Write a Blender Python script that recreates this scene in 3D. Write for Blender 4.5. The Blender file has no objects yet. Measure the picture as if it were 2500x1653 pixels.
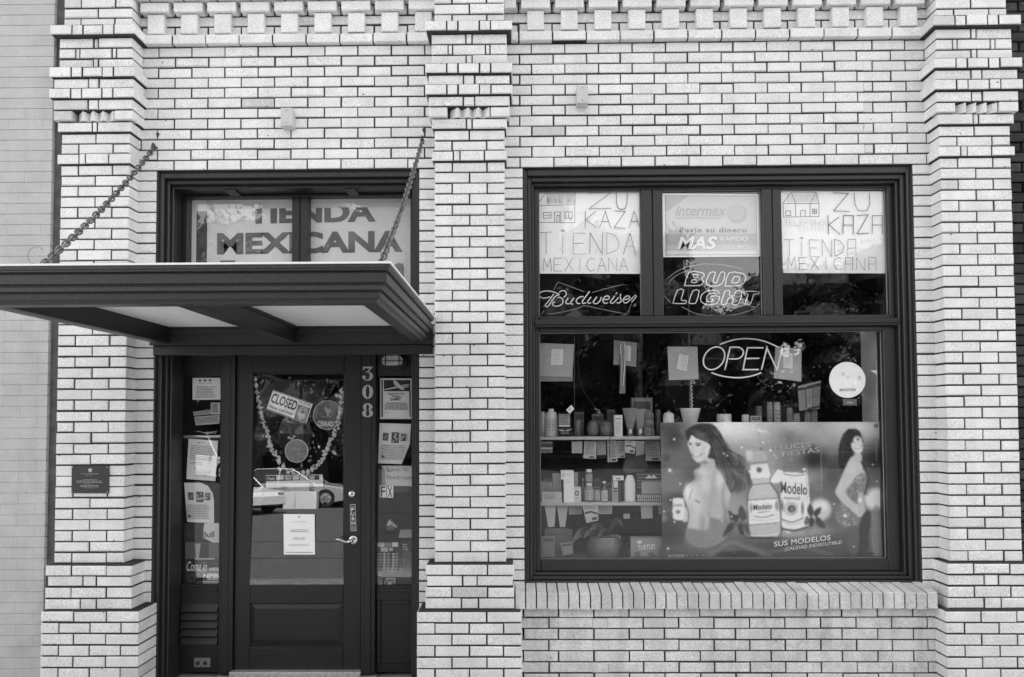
import bpy, math, random
import numpy as np
from mathutils import Vector, Matrix
random.seed(7); rng = np.random.default_rng(7)
R = math.radians
SC = bpy.context.scene
COL = SC.collection

# ------------------------------------------------------------------ camera, sky, sun, exposure
F, YAW, PIT, ROLL, PX, PY = 1687.8, -.0117, .03467, -.00418, 1250., 969.9   # in pixels of a 2500 wide frame
H = 3.27                                        # height of the window heads above the pavement
CAM = np.array([0., -4.398, H - 1.633])
fw = np.array([math.sin(YAW) * math.cos(PIT), math.cos(YAW) * math.cos(PIT), math.sin(PIT)])
rt = np.array([math.cos(YAW), -math.sin(YAW), 0.]); up = np.cross(rt, fw)
r2 = math.cos(ROLL) * rt + math.sin(ROLL) * up
u2 = -math.sin(ROLL) * rt + math.cos(ROLL) * up
cam = bpy.data.cameras.new('camera'); co = bpy.data.objects.new('camera', cam); COL.objects.link(co)
cam.sensor_fit = 'HORIZONTAL'; cam.sensor_width = 36; cam.lens = 36 * F / 2500
cam.shift_y = (PY - 826.5) / 2500; cam.shift_x = 0
cam.clip_start = .05; cam.clip_end = 500
co.matrix_world = Matrix(((r2[0], u2[0], -fw[0], CAM[0]), (r2[1], u2[1], -fw[1], CAM[1]), (r2[2], u2[2], -fw[2], CAM[2]), (0, 0, 0, 1)))
SC.camera = co

def at(px, py, Y):
    "the point on the plane y = Y that the photograph shows at a pixel"
    d = fw + r2 * (px - PX) / F - u2 * (py - PY) / F
    p = CAM + d * ((Y - CAM[1]) / d[1])
    return float(p[0]), float(p[2])

SUN_EL, SUN_AZ = R(65), R(-12)                   # the sun stands behind the shop: the front is in open shade
w = bpy.data.worlds.new('World'); SC.world = w; w.use_nodes = True
nt = w.node_tree; nt.nodes.clear()
sky = nt.nodes.new('ShaderNodeTexSky'); sky.sky_type = 'NISHITA'; sky.sun_disc = False
sky.sun_elevation = SUN_EL; sky.sun_rotation = SUN_AZ; sky.air_density = 1.2; sky.dust_density = 1.0; sky.ozone_density = 1
bw = nt.nodes.new('ShaderNodeRGBToBW'); bg = nt.nodes.new('ShaderNodeBackground'); ow = nt.nodes.new('ShaderNodeOutputWorld')
bg.inputs['Strength'].default_value = .15
nt.links.new(sky.outputs[0], bw.inputs[0]); nt.links.new(bw.outputs[0], bg.inputs[0]); nt.links.new(bg.outputs[0], ow.inputs[0])
sl = bpy.data.lights.new('sun', 'SUN'); sl.energy = 3.2; sl.angle = R(.5); so = bpy.data.objects.new('sun', sl); COL.objects.link(so)
sdir = Vector((math.sin(SUN_AZ) * math.cos(SUN_EL), math.cos(SUN_AZ) * math.cos(SUN_EL), math.sin(SUN_EL)))
so.rotation_euler = sdir.to_track_quat('Z', 'Y').to_euler(); so.location = (0, 6, 20)
SC.view_settings.view_transform = 'Standard'; SC.view_settings.look = 'None'
SC.view_settings.exposure = 2.42; SC.view_settings.gamma = 1
SC.render.engine = 'CYCLES'
SC.cycles.use_denoising = True; SC.cycles.use_adaptive_sampling = False; SC.cycles.sample_clamp_indirect = 3; w.cycles.sampling_method = 'MANUAL'; w.cycles.sample_map_resolution = 1024
SC.cycles.max_bounces = 10; SC.cycles.transparent_max_bounces = 16

# ------------------------------------------------------------------ helpers
def tag(o, label, cat, group=None):
    o['label'] = label; o['category'] = cat
    if group: o['group'] = group
    return o

def thing(name, label, cat, loc, group=None):
    o = bpy.data.objects.new(name, None); COL.objects.link(o); o.location = loc; o.empty_display_size = .1
    return tag(o, label, cat, group)

class MB:
    "collects shapes, then links them as one mesh; every face carries a tone"
    def __init__(s): s.v, s.f, s.t = [], [], []
    def add(s, vs, fs, tone=1.):
        n = len(s.v); s.v += [tuple(map(float, p)) for p in vs]
        for f in fs: s.f.append(tuple(i + n for i in f)); s.t.append(tone)
        return s
    def box(s, x0, x1, y0, y1, z0, z1, tone=1.):
        return s.add([(x0, y0, z0), (x1, y0, z0), (x1, y1, z0), (x0, y1, z0), (x0, y0, z1), (x1, y0, z1), (x1, y1, z1), (x0, y1, z1)],
                     [(0, 1, 5, 4), (1, 2, 6, 5), (2, 3, 7, 6), (3, 0, 4, 7), (4, 5, 6, 7), (3, 2, 1, 0)], tone)
    def cbox(s, x0, x1, y0, y1, z0, z1, c=.004, tone=1.):
        "box whose front (low y) edges are chamfered"
        c = min(c, (x1 - x0) / 3, (z1 - z0) / 3)
        return s.add([(x0 + c, y0, z0 + c), (x1 - c, y0, z0 + c), (x1 - c, y0, z1 - c), (x0 + c, y0, z1 - c),
                      (x0, y0 + c, z0), (x1, y0 + c, z0), (x1, y0 + c, z1), (x0, y0 + c, z1),
                      (x0, y1, z0), (x1, y1, z0), (x1, y1, z1), (x0, y1, z1)],
                     [(0, 1, 2, 3), (4, 5, 1, 0), (5, 6, 2, 1), (6, 7, 3, 2), (7, 4, 0, 3),
                      (8, 9, 5, 4), (9, 10, 6, 5), (10, 11, 7, 6), (11, 8, 4, 7), (11, 10, 9, 8)], tone)
    def ring(s, x0, x1, z0, z1, wd, y0, y1, bottom=True, tone=1.):
        l, r, t, b = (wd if isinstance(wd, tuple) else (wd,) * 4)
        s.cbox(x0, x0 + l, y0, y1, z0, z1, tone=tone); s.cbox(x1 - r, x1, y0, y1, z0, z1, tone=tone)
        s.cbox(x0 + l, x1 - r, y0, y1, z1 - t, z1, tone=tone)
        if bottom: s.cbox(x0 + l, x1 - r, y0, y1, z0, z0 + b, tone=tone)
        return s
    def prism(s, pts, y0, y1, tone=1.):
        "outline in x,z pushed from y0 to y1"
        n = len(pts)
        a = sum(pts[i][0] * pts[(i + 1) % n][1] - pts[(i + 1) % n][0] * pts[i][1] for i in range(n))
        if a < 0: pts = pts[::-1]
        vs = [(x, y0, z) for x, z in pts] + [(x, y1, z) for x, z in pts]
        fs = [tuple(range(n)), tuple(range(2 * n - 1, n - 1, -1))] + [(i, n + i, n + (i + 1) % n, (i + 1) % n) for i in range(n)]
        return s.add(vs, fs, tone)
    def tube(s, pts, r, n=8, closed=False, tone=1.):
        P = [Vector(p) for p in pts]; m = len(P); base = len(s.v); rad = r if isinstance(r, (list, tuple)) else [r] * m
        ref = None
        for i, p in enumerate(P):
            a = P[i - 1] if (i or closed) else p; b = P[(i + 1) % m] if (i < m - 1 or closed) else p
            d = (b - a); d = d.normalized() if d.length > 1e-9 else Vector((0, 0, 1))
            if ref is None: ref = Vector((0, 1, 0)) if abs(d.y) < .9 else Vector((1, 0, 0))
            e1 = (ref - d * ref.dot(d)); e1 = e1.normalized() if e1.length > 1e-6 else d.orthogonal().normalized()
            ref = e1; e2 = d.cross(e1)
            for k in range(n):
                an = 2 * math.pi * k / n; s.v.append(tuple(p + (e1 * math.cos(an) + e2 * math.sin(an)) * rad[i]))
        for i in range(m if closed else m - 1):
            j = (i + 1) % m
            for k in range(n):
                k2 = (k + 1) % n; s.f.append((base + i * n + k, base + i * n + k2, base + j * n + k2, base + j * n + k)); s.t.append(tone)
        if not closed:
            s.f.append(tuple(base + k for k in range(n))[::-1]); s.t.append(tone)
            s.f.append(tuple(base + (m - 1) * n + k for k in range(n))); s.t.append(tone)
        return s
    def lathe(s, prof, cx, cy, cz, n=20, sx=1., sy=1., tone=1.):
        m = len(prof); vs = []
        for r, z in prof:
            for k in range(n):
                a = 2 * math.pi * k / n; vs.append((cx + r * sx * math.cos(a), cy + r * sy * math.sin(a), cz + z))
        fs = [(i * n + k, i * n + (k + 1) % n, (i + 1) * n + (k + 1) % n, (i + 1) * n + k) for i in range(m - 1) for k in range(n)]
        fs += [tuple(range(n))[::-1], tuple((m - 1) * n + k for k in range(n))]
        return s.add(vs, fs, tone)
    def ball(s, c, r, n=10, m=6, tone=1.):
        prof = [(r * math.sin(math.pi * i / m) + 1e-4, -r * math.cos(math.pi * i / m)) for i in range(m + 1)]
        return s.lathe(prof, c[0], c[1], c[2], n, tone=tone)
    def build(s, name, m, parent=None, smooth=False, local=False):
        me = bpy.data.meshes.new(name); me.from_pydata(s.v, [], s.f); me.validate()
        at_ = me.attributes.new('tone', 'FLOAT', 'FACE')
        if len(at_.data) == len(s.t): at_.data.foreach_set('value', s.t)
        else: at_.data.foreach_set('value', [1.] * len(at_.data))
        if smooth: me.polygons.foreach_set('use_smooth', [True] * len(me.polygons))
        me.materials.append(m)
        o = bpy.data.objects.new(name, me); COL.objects.link(o)
        if parent is not None:
            o.parent = parent
            if parent.type == 'EMPTY' and not local: o.matrix_parent_inverse = Matrix.Translation(-Vector(parent.location))
        return o

MATS = {}
def mat(name, g=.5, rough=.6, spec=.5, metal=0., noise=.12, scale=30., bump=0., bscale=200., coat=0., tone=True):
    if name in MATS: return MATS[name]
    m = bpy.data.materials.new(name); m.use_nodes = True; n = m.node_tree.nodes; L = m.node_tree.links
    b = n['Principled BSDF']; b.inputs['Roughness'].default_value = rough; b.inputs['Metallic'].default_value = metal
    b.inputs['Specular IOR Level'].default_value = spec; b.inputs['Coat Weight'].default_value = coat
    tc = n.new('ShaderNodeTexCoord'); nz = n.new('ShaderNodeTexNoise'); nz.inputs['Scale'].default_value = scale; nz.inputs['Detail'].default_value = 5
    L.new(tc.outputs['Object'], nz.inputs['Vector'])
    mr = n.new('ShaderNodeMapRange'); mr.inputs[1].default_value = .25; mr.inputs[2].default_value = .75
    mr.inputs[3].default_value = g * (1 - noise); mr.inputs[4].default_value = g * (1 + noise); L.new(nz.outputs[0], mr.inputs[0])
    out = mr.outputs[0]
    if tone:
        a = n.new('ShaderNodeAttribute'); a.attribute_name = 'tone'
        mu = n.new('ShaderNodeMath'); mu.operation = 'MULTIPLY'; L.new(out, mu.inputs[0]); L.new(a.outputs['Fac'], mu.inputs[1]); out = mu.outputs[0]
    cc = n.new('ShaderNodeCombineColor'); [L.new(out, cc.inputs[i]) for i in range(3)]
    L.new(cc.outputs[0], b.inputs['Base Color'])
    if bump:
        n2 = n.new('ShaderNodeTexNoise'); n2.inputs['Scale'].default_value = bscale; n2.inputs['Detail'].default_value = 4; L.new(tc.outputs['Object'], n2.inputs['Vector'])
        bp = n.new('ShaderNodeBump'); bp.inputs['Strength'].default_value = bump; bp.inputs['Distance'].default_value = .004
        L.new(n2.outputs[0], bp.inputs['Height']); L.new(bp.outputs[0], b.inputs['Normal'])
    MATS[name] = m; return m

def brick_mat(name, g, speck=.10, dirt=.0):
    "fired face brick: fine iron speckle over soft blotches, tone per brick"
    m = mat(name, g, .55, .4, noise=.08, scale=9., bump=.4, bscale=110)
    n = m.node_tree.nodes; L = m.node_tree.links
    tc = [x for x in n if x.type == 'TEX_COORD'][0]; b = n['Principled BSDF']; cc = [x for x in n if x.type == 'COMBINE_COLOR'][0]
    src = cc.inputs[0].links[0].from_socket
    sp = n.new('ShaderNodeTexNoise'); sp.inputs['Scale'].default_value = 170; sp.inputs['Detail'].default_value = 2; L.new(tc.outputs['Object'], sp.inputs['Vector'])
    mr = n.new('ShaderNodeMapRange'); mr.inputs[1].default_value = .3; mr.inputs[2].default_value = .7; mr.inputs[3].default_value = 1 - speck; mr.inputs[4].default_value = 1 + speck
    L.new(sp.outputs[0], mr.inputs[0]); mu = n.new('ShaderNodeMath'); mu.operation = 'MULTIPLY'; L.new(src, mu.inputs[0]); L.new(mr.outputs[0], mu.inputs[1]); out = mu.outputs[0]
    if dirt:
        mp = n.new('ShaderNodeMapping'); mp.inputs['Scale'].default_value = (9, 9, .8); L.new(tc.outputs['Object'], mp.inputs[0])     # rain streaks
        rn = n.new('ShaderNodeTexNoise'); rn.inputs['Scale'].default_value = 1.6; rn.inputs['Detail'].default_value = 5; L.new(mp.outputs[0], rn.inputs['Vector'])
        rr_ = n.new('ShaderNodeMapRange'); rr_.inputs[1].default_value = .5; rr_.inputs[2].default_value = .72; rr_.inputs[3].default_value = 1; rr_.inputs[4].default_value = 1 - dirt * .7
        L.new(rn.outputs[0], rr_.inputs[0]); m3 = n.new('ShaderNodeMath'); m3.operation = 'MULTIPLY'; L.new(out, m3.inputs[0]); L.new(rr_.outputs[0], m3.inputs[1]); out = m3.outputs[0]
        dn = n.new('ShaderNodeTexNoise'); dn.inputs['Scale'].default_value = 5.5; dn.inputs['Detail'].default_value = 7; dn.inputs['Roughness'].default_value = .65
        L.new(tc.outputs['Object'], dn.inputs['Vector'])
        dr = n.new('ShaderNodeMapRange'); dr.inputs[1].default_value = .42; dr.inputs[2].default_value = .68; dr.inputs[3].default_value = 1; dr.inputs[4].default_value = 1 - dirt
        L.new(dn.outputs[0], dr.inputs[0]); m2 = n.new('ShaderNodeMath'); m2.operation = 'MULTIPLY'; L.new(out, m2.inputs[0]); L.new(dr.outputs[0], m2.inputs[1]); out = m2.outputs[0]
    for i in range(3): L.new(out, cc.inputs[i])
    return m

M_BRICK = brick_mat('buff_brick', .71, .25, .10)
M_BRICKLOW = brick_mat('weathered_buff_brick', .66, .27, .26)
M_SILL = brick_mat('sill_brick', .60, .27, .24)
M_MORTAR = mat('dark_mortar', .045, .9, .2, noise=.4, scale=60)
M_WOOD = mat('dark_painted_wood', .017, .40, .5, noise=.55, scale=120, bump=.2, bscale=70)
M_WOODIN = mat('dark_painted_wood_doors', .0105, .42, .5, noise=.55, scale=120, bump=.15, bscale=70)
M_GREYWALL = brick_mat('painted_brick', .44, .2, .10)
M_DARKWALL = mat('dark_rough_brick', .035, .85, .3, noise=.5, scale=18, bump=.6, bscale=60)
M_WHITE = mat('white_board', .78, .6, .3, noise=.03, scale=12)
M_PAPER = mat('paper', 1.2, .75, .2, noise=.03, scale=40)
M_INK = mat('ink', 1., .6, .3, noise=.06, scale=120)
M_STEEL = mat('galvanised_chain', .12, .45, .5, metal=.5, noise=.3, scale=80)
M_RUST = mat('rusty_iron', .07, .8, .3, metal=.2, noise=.4, scale=90)
M_CHROME = mat('satin_nickel', .7, .22, .5, metal=1., noise=.08, scale=60)
M_BOX = mat('wall_box_paint', .5, .6, .4, noise=.08, scale=40)
M_PLASTIC = mat('moulded_plastic', 1., .35, .5, noise=.05, scale=50)
M_CARD = mat('cardboard', 1., .65, .3, noise=.06, scale=60)
M_NEON = mat('white_glass_tube', .78, .2, .5, noise=.03, scale=40)
M_NEONDIM = mat('unlit_thin_tube', .22, .25, .5, noise=.1, scale=40)
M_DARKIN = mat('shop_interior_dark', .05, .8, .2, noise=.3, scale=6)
M_BLACK = mat('black_metal', .012, .4, .5, noise=.2, scale=40)
M_INTWHITE = mat('interior_white_reveal', .5, .7, .3, noise=.08, scale=12)
M_ASPH = mat('asphalt', .07, .9, .3, noise=.25, scale=14, bump=.4, bscale=150)
M_CONC = mat('concrete', .33, .85, .3, noise=.1, scale=6, bump=.2, bscale=120)
M_GRASS = mat('lawn', .03, .9, .2, noise=.4, scale=9)
M_LEAF = mat('leaves', .055, .6, .4, noise=.5, scale=1.2)
M_BARK = mat('bark', .06, .9, .2, noise=.4, scale=8, bump=.6, bscale=30)
M_WCAR = mat('white_car_paint', .78, .25, .5, noise=.01, coat=.6)
M_SCAR = mat('silver_car_paint', .34, .25, .5, noise=.01, coat=.6)
M_TYRE = mat('tyre_rubber', .018, .8, .3)
M_PRINTED = mat('printed_banner', 1., .45, .4, noise=.03, scale=60)

def glass_mat(name, boost=1.0):
    m = bpy.data.materials.new(name); m.use_nodes = True; n = m.node_tree.nodes; L = m.node_tree.links; n.clear()
    o = n.new('ShaderNodeOutputMaterial'); mx = n.new('ShaderNodeMixShader'); t = n.new('ShaderNodeBsdfTransparent'); g = n.new('ShaderNodeBsdfGlossy')
    t.inputs[0].default_value = (.985, .985, .985, 1); g.inputs['Roughness'].default_value = 0; g.inputs[0].default_value = (1, 1, 1, 1)
    fr = n.new('ShaderNodeFresnel'); fr.inputs[0].default_value = 1.52
    ge = n.new('ShaderNodeNewGeometry'); ir = n.new('ShaderNodeMapRange'); ir.inputs[3].default_value = 1.52; ir.inputs[4].default_value = 1 / 1.52   # thin sheet: same reflection from both sides
    L.new(ge.outputs['Backfacing'], ir.inputs[0]); L.new(ir.outputs[0], fr.inputs[0])
    mu = n.new('ShaderNodeMath'); mu.operation = 'MULTIPLY'; mu.inputs[1].default_value = boost; L.new(fr.outputs[0], mu.inputs[0])
    L.new(mu.outputs[0], mx.inputs[0]); L.new(t.outputs[0], mx.inputs[1]); L.new(g.outputs[0], mx.inputs[2]); L.new(mx.outputs[0], o.inputs[0])
    return m
M_GLASS = glass_mat('window_glass', 1.0)
M_GLASSD = glass_mat('coated_door_glass', 2.0)

# text: outlines from the built-in font, normalised to a 0..1 box
TXT = {}
def glyphs(s, bold=0., shear=0., spacing=1., fill=True):
    k = (s, bold, shear, spacing, fill)
    if k in TXT: return TXT[k]
    cu = bpy.data.curves.new('t', 'FONT'); cu.body = s; cu.size = 1; cu.offset = bold; cu.shear = shear; cu.space_character = spacing; cu.resolution_u = 4
    if not fill: cu.fill_mode = 'NONE'
    o = bpy.data.objects.new('t', cu); COL.objects.link(o)
    dg = bpy.context.evaluated_depsgraph_get(); dg.update()
    me = o.evaluated_get(dg).to_mesh()
    v = np.array([(p.co.x, p.co.y) for p in me.vertices]); fs = [tuple(p.vertices) for p in me.polygons]; es = [tuple(e.vertices) for e in me.edges]
    o.evaluated_get(dg).to_mesh_clear(); bpy.data.objects.remove(o); bpy.data.curves.remove(cu)
    lo, hi = v.min(0), v.max(0); v = (v - lo) / np.maximum(hi - lo, 1e-6)
    TXT[k] = (v, fs, es); return TXT[k]

# pen strokes for hand lettering
PEN = {'Z': [[(0, 1), (1, 1), (0, 0), (1, 0)]], 'U': [[(0, 1), (.02, .35), (.2, .05), (.5, 0), (.8, .05), (.98, .35), (1, 1)]],
       'K': [[(0, 1), (0, 0)], [(.95, .95), (.05, .5), (1, 0)]], 'A': [[(0, 0), (.5, 1), (1, 0)], [(.2, .38), (.8, .38)]],
       'a': [[(0, 0), (.1, 1), (.95, 1), (.9, 0)], [(.05, .48), (.9, .48)]],
       'T': [[(0, 1), (1, 1)], [(.5, 1), (.5, 0)]], 'I': [[(.5, 1), (.5, 0)]], 'i': [[(.5, .88), (.45, 0)], [(.35, 1.1), (.5, 1.16), (.65, 1.1), (.5, 1.05), (.35, 1.1)]],
       'E': [[(1, 1), (0, .98), (0, 0), (1, .02)], [(0, .5), (.8, .52)]], 'N': [[(0, 0), (0, 1), (1, 0), (1, 1)]],
       'D': [[(0, 0), (0, 1)], [(0, 1), (.6, .9), (1, .55), (.85, .2), (0, 0)]], 'M': [[(0, 0), (.1, 1), (.5, .3), (.9, 1), (1, 0)]],
       'X': [[(0, 1), (1, 0)], [(1, 1), (0, 0)]], 'C': [[(1, .9), (.6, 1), (.15, .8), (0, .45), (.2, .1), (.6, 0), (1, .12)]],
       'L': [[(0, 1), (0, 0), (1, 0)]], 'F': [[(1, 1), (0, 1), (0, 0)], [(0, .5), (.8, .5)]], 'O': [[(.5, 1), (.1, .75), (0, .4), (.3, 0), (.7, .05), (1, .45), (.85, .85), (.5, 1)]],
       'S': [[(.95, .85), (.5, 1), (.08, .75), (.5, .5), (.95, .25), (.5, 0), (.05, .15)]], 'R': [[(0, 0), (0, 1), (.8, .9), (.75, .55), (0, .5), (.9, 0)]],
       'P': [[(0, 0), (0, 1), (.9, .9), (.85, .55), (0, .48)]], 'H': [[(0, 1), (0, 0)], [(1, 1), (1, 0)], [(0, .5), (1, .5)]], 'G': [[(1, .85), (.5, 1), (0, .5), (.4, 0), (1, .1), (1, .45), (.6, .45)]],
       '"': [[(.3, 1), (.25, .8)], [(.7, 1), (.6, .8)]], 'o': [[(.5, .6), (.05, .4), (.2, 0), (.7, 0), (.95, .35), (.5, .6)]],
       'r': [[(.1, .6), (.15, 0)], [(.15, .35), (.5, .6), (.9, .58)]], 'e': [[(.1, .3), (.9, .34), (.6, .62), (.15, .5), (.1, .15), (.5, 0), (.95, .12)]],
       'y': [[(.05, .6), (.4, .1)], [(.9, .65), (.2, -.35)]], 's': [[(.85, .55), (.3, .6), (.3, .4), (.8, .2), (.5, 0), (.1, .05)]], 't': [[(.45, .95), (.4, .05), (.8, 0)], [(.1, .6), (.9, .65)]],
       'm': [[(.05, 0), (.1, .6)], [(.1, .45), (.35, .6), (.45, 0)], [(.48, .45), (.75, .6), (.9, 0)]]}

class Sheet:
    "a flat sheet (paper, sticker, banner): one thing with a print lying on it"
    def __init__(s, name, label, cat, corners, Y, g=.75, group=None, thick=.0012, px=True, outline=None, m=None, nz=1):
        s.c = [at(x, y, Y) if px else (x, y) for x, y in corners]; s.Y = Y; s.mb = MB(); s.n = 0; s.step = .00035
        b = MB(); o = outline or [(0, 0), (1, 0), (1, 1), (0, 1)]
        b.prism([s.uv(*p) for p in o], Y, Y + thick, g)
        s.o = tag(b.build(name, m or M_PAPER), label, cat, group)
        if 'wear' not in s.o: pass
    def uv(s, u, v):
        (ax, az), (bx, bz), (cx, cz), (dx, dz) = s.c
        x = (ax * (1 - u) + bx * u) * (1 - v) + (dx * (1 - u) + cx * u) * v
        z = (az * (1 - u) + bz * u) * (1 - v) + (dz * (1 - u) + cz * u) * v
        return x, z
    def y(s): s.n += 1; return s.Y - .0006 - s.step * s.n
    def poly(s, pts, g): 
        y = s.y(); n = len(pts); q = [s.uv(*p) for p in pts]
        a = sum(q[i][0] * q[(i + 1) % n][1] - q[(i + 1) % n][0] * q[i][1] for i in range(n))
        if a < 0: q = q[::-1]
        s.mb.add([(x, y, z) for x, z in q], [tuple(range(n))], g); return s
    def bar(s, u0, v0, u1, v1, g): return s.poly([(u0, v0), (u1, v0), (u1, v1), (u0, v1)], g)
    def disc(s, u, v, ru, rv, g, n=28): return s.poly([(u + ru * math.cos(2 * math.pi * k / n), v + rv * math.sin(2 * math.pi * k / n)) for k in range(n)], g)
    def text(s, t, u0, v0, u1, v1, g, bold=0., shear=0., skew=0., spacing=1.):
        V, fs, _ = glyphs(t, bold, shear, spacing); y = s.y()
        vs = []
        for a, b in V:
            x, z = s.uv(u0 + (u1 - u0) * a, v1 + (v0 - v1) * b + skew * a); vs.append((x, y, z))
        s.mb.add(vs, fs, g); return s
    def stroke(s, pts, wd, g):
        "pen line, wd in metres"
        y = s.y(); q = [Vector(s.uv(*p)) for p in pts]
        for i in range(len(q) - 1):
            d = q[i + 1] - q[i]
            if d.length < 1e-6: continue
            d.normalize(); nn = Vector((-d.y, d.x)) * wd / 2; e = d * wd * .3
            a, b = q[i] - e, q[i + 1] + e
            s.mb.add([(a.x - nn.x, y, a.y - nn.y), (b.x - nn.x, y, b.y - nn.y), (b.x + nn.x, y, b.y + nn.y), (a.x + nn.x, y, a.y + nn.y)], [(0, 1, 2, 3)], g)
        return s
    def pen(s, word, u0, v0, u1, v1, wd, g, gap=.25, jit=.04):
        n = len(word); cw = (u1 - u0) / (n + gap * (n - 1))
        for i, ch in enumerate(word):
            if ch == ' ' or ch not in PEN: continue
            a = u0 + i * cw * (1 + gap); j1, j2 = random.uniform(-jit, jit), random.uniform(-jit, jit)
            for st in PEN[ch]:
                s.stroke([(a + cw * (x + j1 * (1 - z)), v1 + (v0 - v1) * (z + j2 * x)) for x, z in st], wd * random.uniform(.8, 1.2), g * random.uniform(.85, 1.3))
        return s
    def lines(s, u0, v0, u1, v1, n, g, fill=.45, ragged=.25, centre=False):
        "rows of print too small to read"
        dv = (v1 - v0) / n
        for i in range(n):
            L = (u1 - u0) * (1 - random.uniform(0, ragged)); a = u0 + ((u1 - u0) - L) / 2 if centre else u0; e = a + L; yv = v0 + dv * i
            while a < e - .01:
                ww = min(random.uniform(.03, .12) * (u1 - u0) * 1.3, e - a); s.n -= 1 if s.n > 6 else 0
                s.bar(a, yv, a + ww, yv + dv * fill, g * random.uniform(.8, 1.25)); a += ww + .015
        return s
    def photo(s, u0, v0, u1, v1):
        "a small printed picture: patches of grey"
        s.bar(u0, v0, u1, v1, .12)
        for _ in range(9):
            a, b = random.uniform(u0, u1 - (u1 - u0) * .3), random.uniform(v0, v1 - (v1 - v0) * .3)
            s.disc(a + (u1 - u0) * .13, b + (v1 - v0) * .13, (u1 - u0) * random.uniform(.08, .13), (v1 - v0) * random.uniform(.07, .13), random.choice([.05, .3, .45, .6]), 8)
        return s
    def P(s, px, py):
        "sheet coordinates of a point of the photograph"
        x, z = at(px, py, s.Y); u = v = .5
        for _ in range(6):
            a, b_ = s.uv(u, v); a1, b1 = s.uv(u + .01, v); a2, b2 = s.uv(u, v + .01)
            J = np.array([[a1 - a, a2 - a], [b1 - b_, b2 - b_]]) / .01; d_ = np.linalg.solve(J, [x - a, z - b_]); u += d_[0]; v += d_[1]
        return float(u), float(v)
    def textpx(s, t, x0, y0, x1, y1, g, tr=(0, 0, 1), y0r=None, y1r=None, **k):
        "text in a box given in crop pixels; tr = crop origin and scale; y0r, y1r = heights at the far end"
        ox, oy, sc = tr; y0r = y0 if y0r is None else y0r; y1r = y1 if y1r is None else y1r
        q = [s.P(ox + sc * a, oy + sc * b_) for a, b_ in ((x0, y0), (x1, y0r), (x1, y1r), (x0, y1))]
        V, fs, _ = glyphs(t, k.get('bold', 0.), k.get('shear', 0.), k.get('spacing', 1.)); y = s.y(); vs = []
        for a, b_ in V:
            u = (q[0][0] * (1 - a) + q[1][0] * a) * b_ + (q[3][0] * (1 - a) + q[2][0] * a) * (1 - b_)
            v = (q[0][1] * (1 - a) + q[1][1] * a) * b_ + (q[3][1] * (1 - a) + q[2][1] * a) * (1 - b_)
            x, z = s.uv(u, v); vs.append((x, y, z))
        s.mb.add(vs, fs, g); return s
    def polypx(s, pts, g, tr=(0, 0, 1)): return s.poly([s.P(tr[0] + tr[2] * a, tr[1] + tr[2] * b_) for a, b_ in pts], g)
    def strokepx(s, pts, wd, g, tr=(0, 0, 1)): return s.stroke([s.P(tr[0] + tr[2] * a, tr[1] + tr[2] * b_) for a, b_ in pts], wd, g)
    def penpx(s, word, x0, y0, x1, y1, wd, g, tr=(0, 0, 1), **k):
        a = s.P(tr[0] + tr[2] * x0, tr[1] + tr[2] * y0); e = s.P(tr[0] + tr[2] * x1, tr[1] + tr[2] * y1); return s.pen(word, a[0], a[1], e[0], e[1], wd, g, **k)
    def done(s):
        if s.mb.f: s.mb.build('print', M_INK, s.o)
        return s.o

# ------------------------------------------------------------------ ground and street
def struct(o): o['kind'] = 'structure'; return o
struct(MB().box(-60, 60, -3.15, 9, -.35, -.06).build('sidewalk', M_CONC))
mb = MB(); mb.box(-60, 60, -22, -3.72, -.4, -.2); struct(mb.build('road', M_ASPH))
mb = MB(); mb.box(-80, 80, -90, -22.02, -.4, -.08); struct(mb.build('lawn', M_GRASS))
mb = MB(); mb.box(-60, 60, -3.72, -3.15, -.4, -.064); struct(mb.build('kerb', mat('dimmed_kerb', .13, .9, .3, noise=.4, scale=9)))  # dark colour stands in for weaker sun on the sidewalk edge
mb = MB()
for yy in (-6.6, -9.0): mb.box(-60, 60, yy, yy + .04, -.2, -.196)
struct(mb.build('road_seam', M_TYRE))

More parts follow.
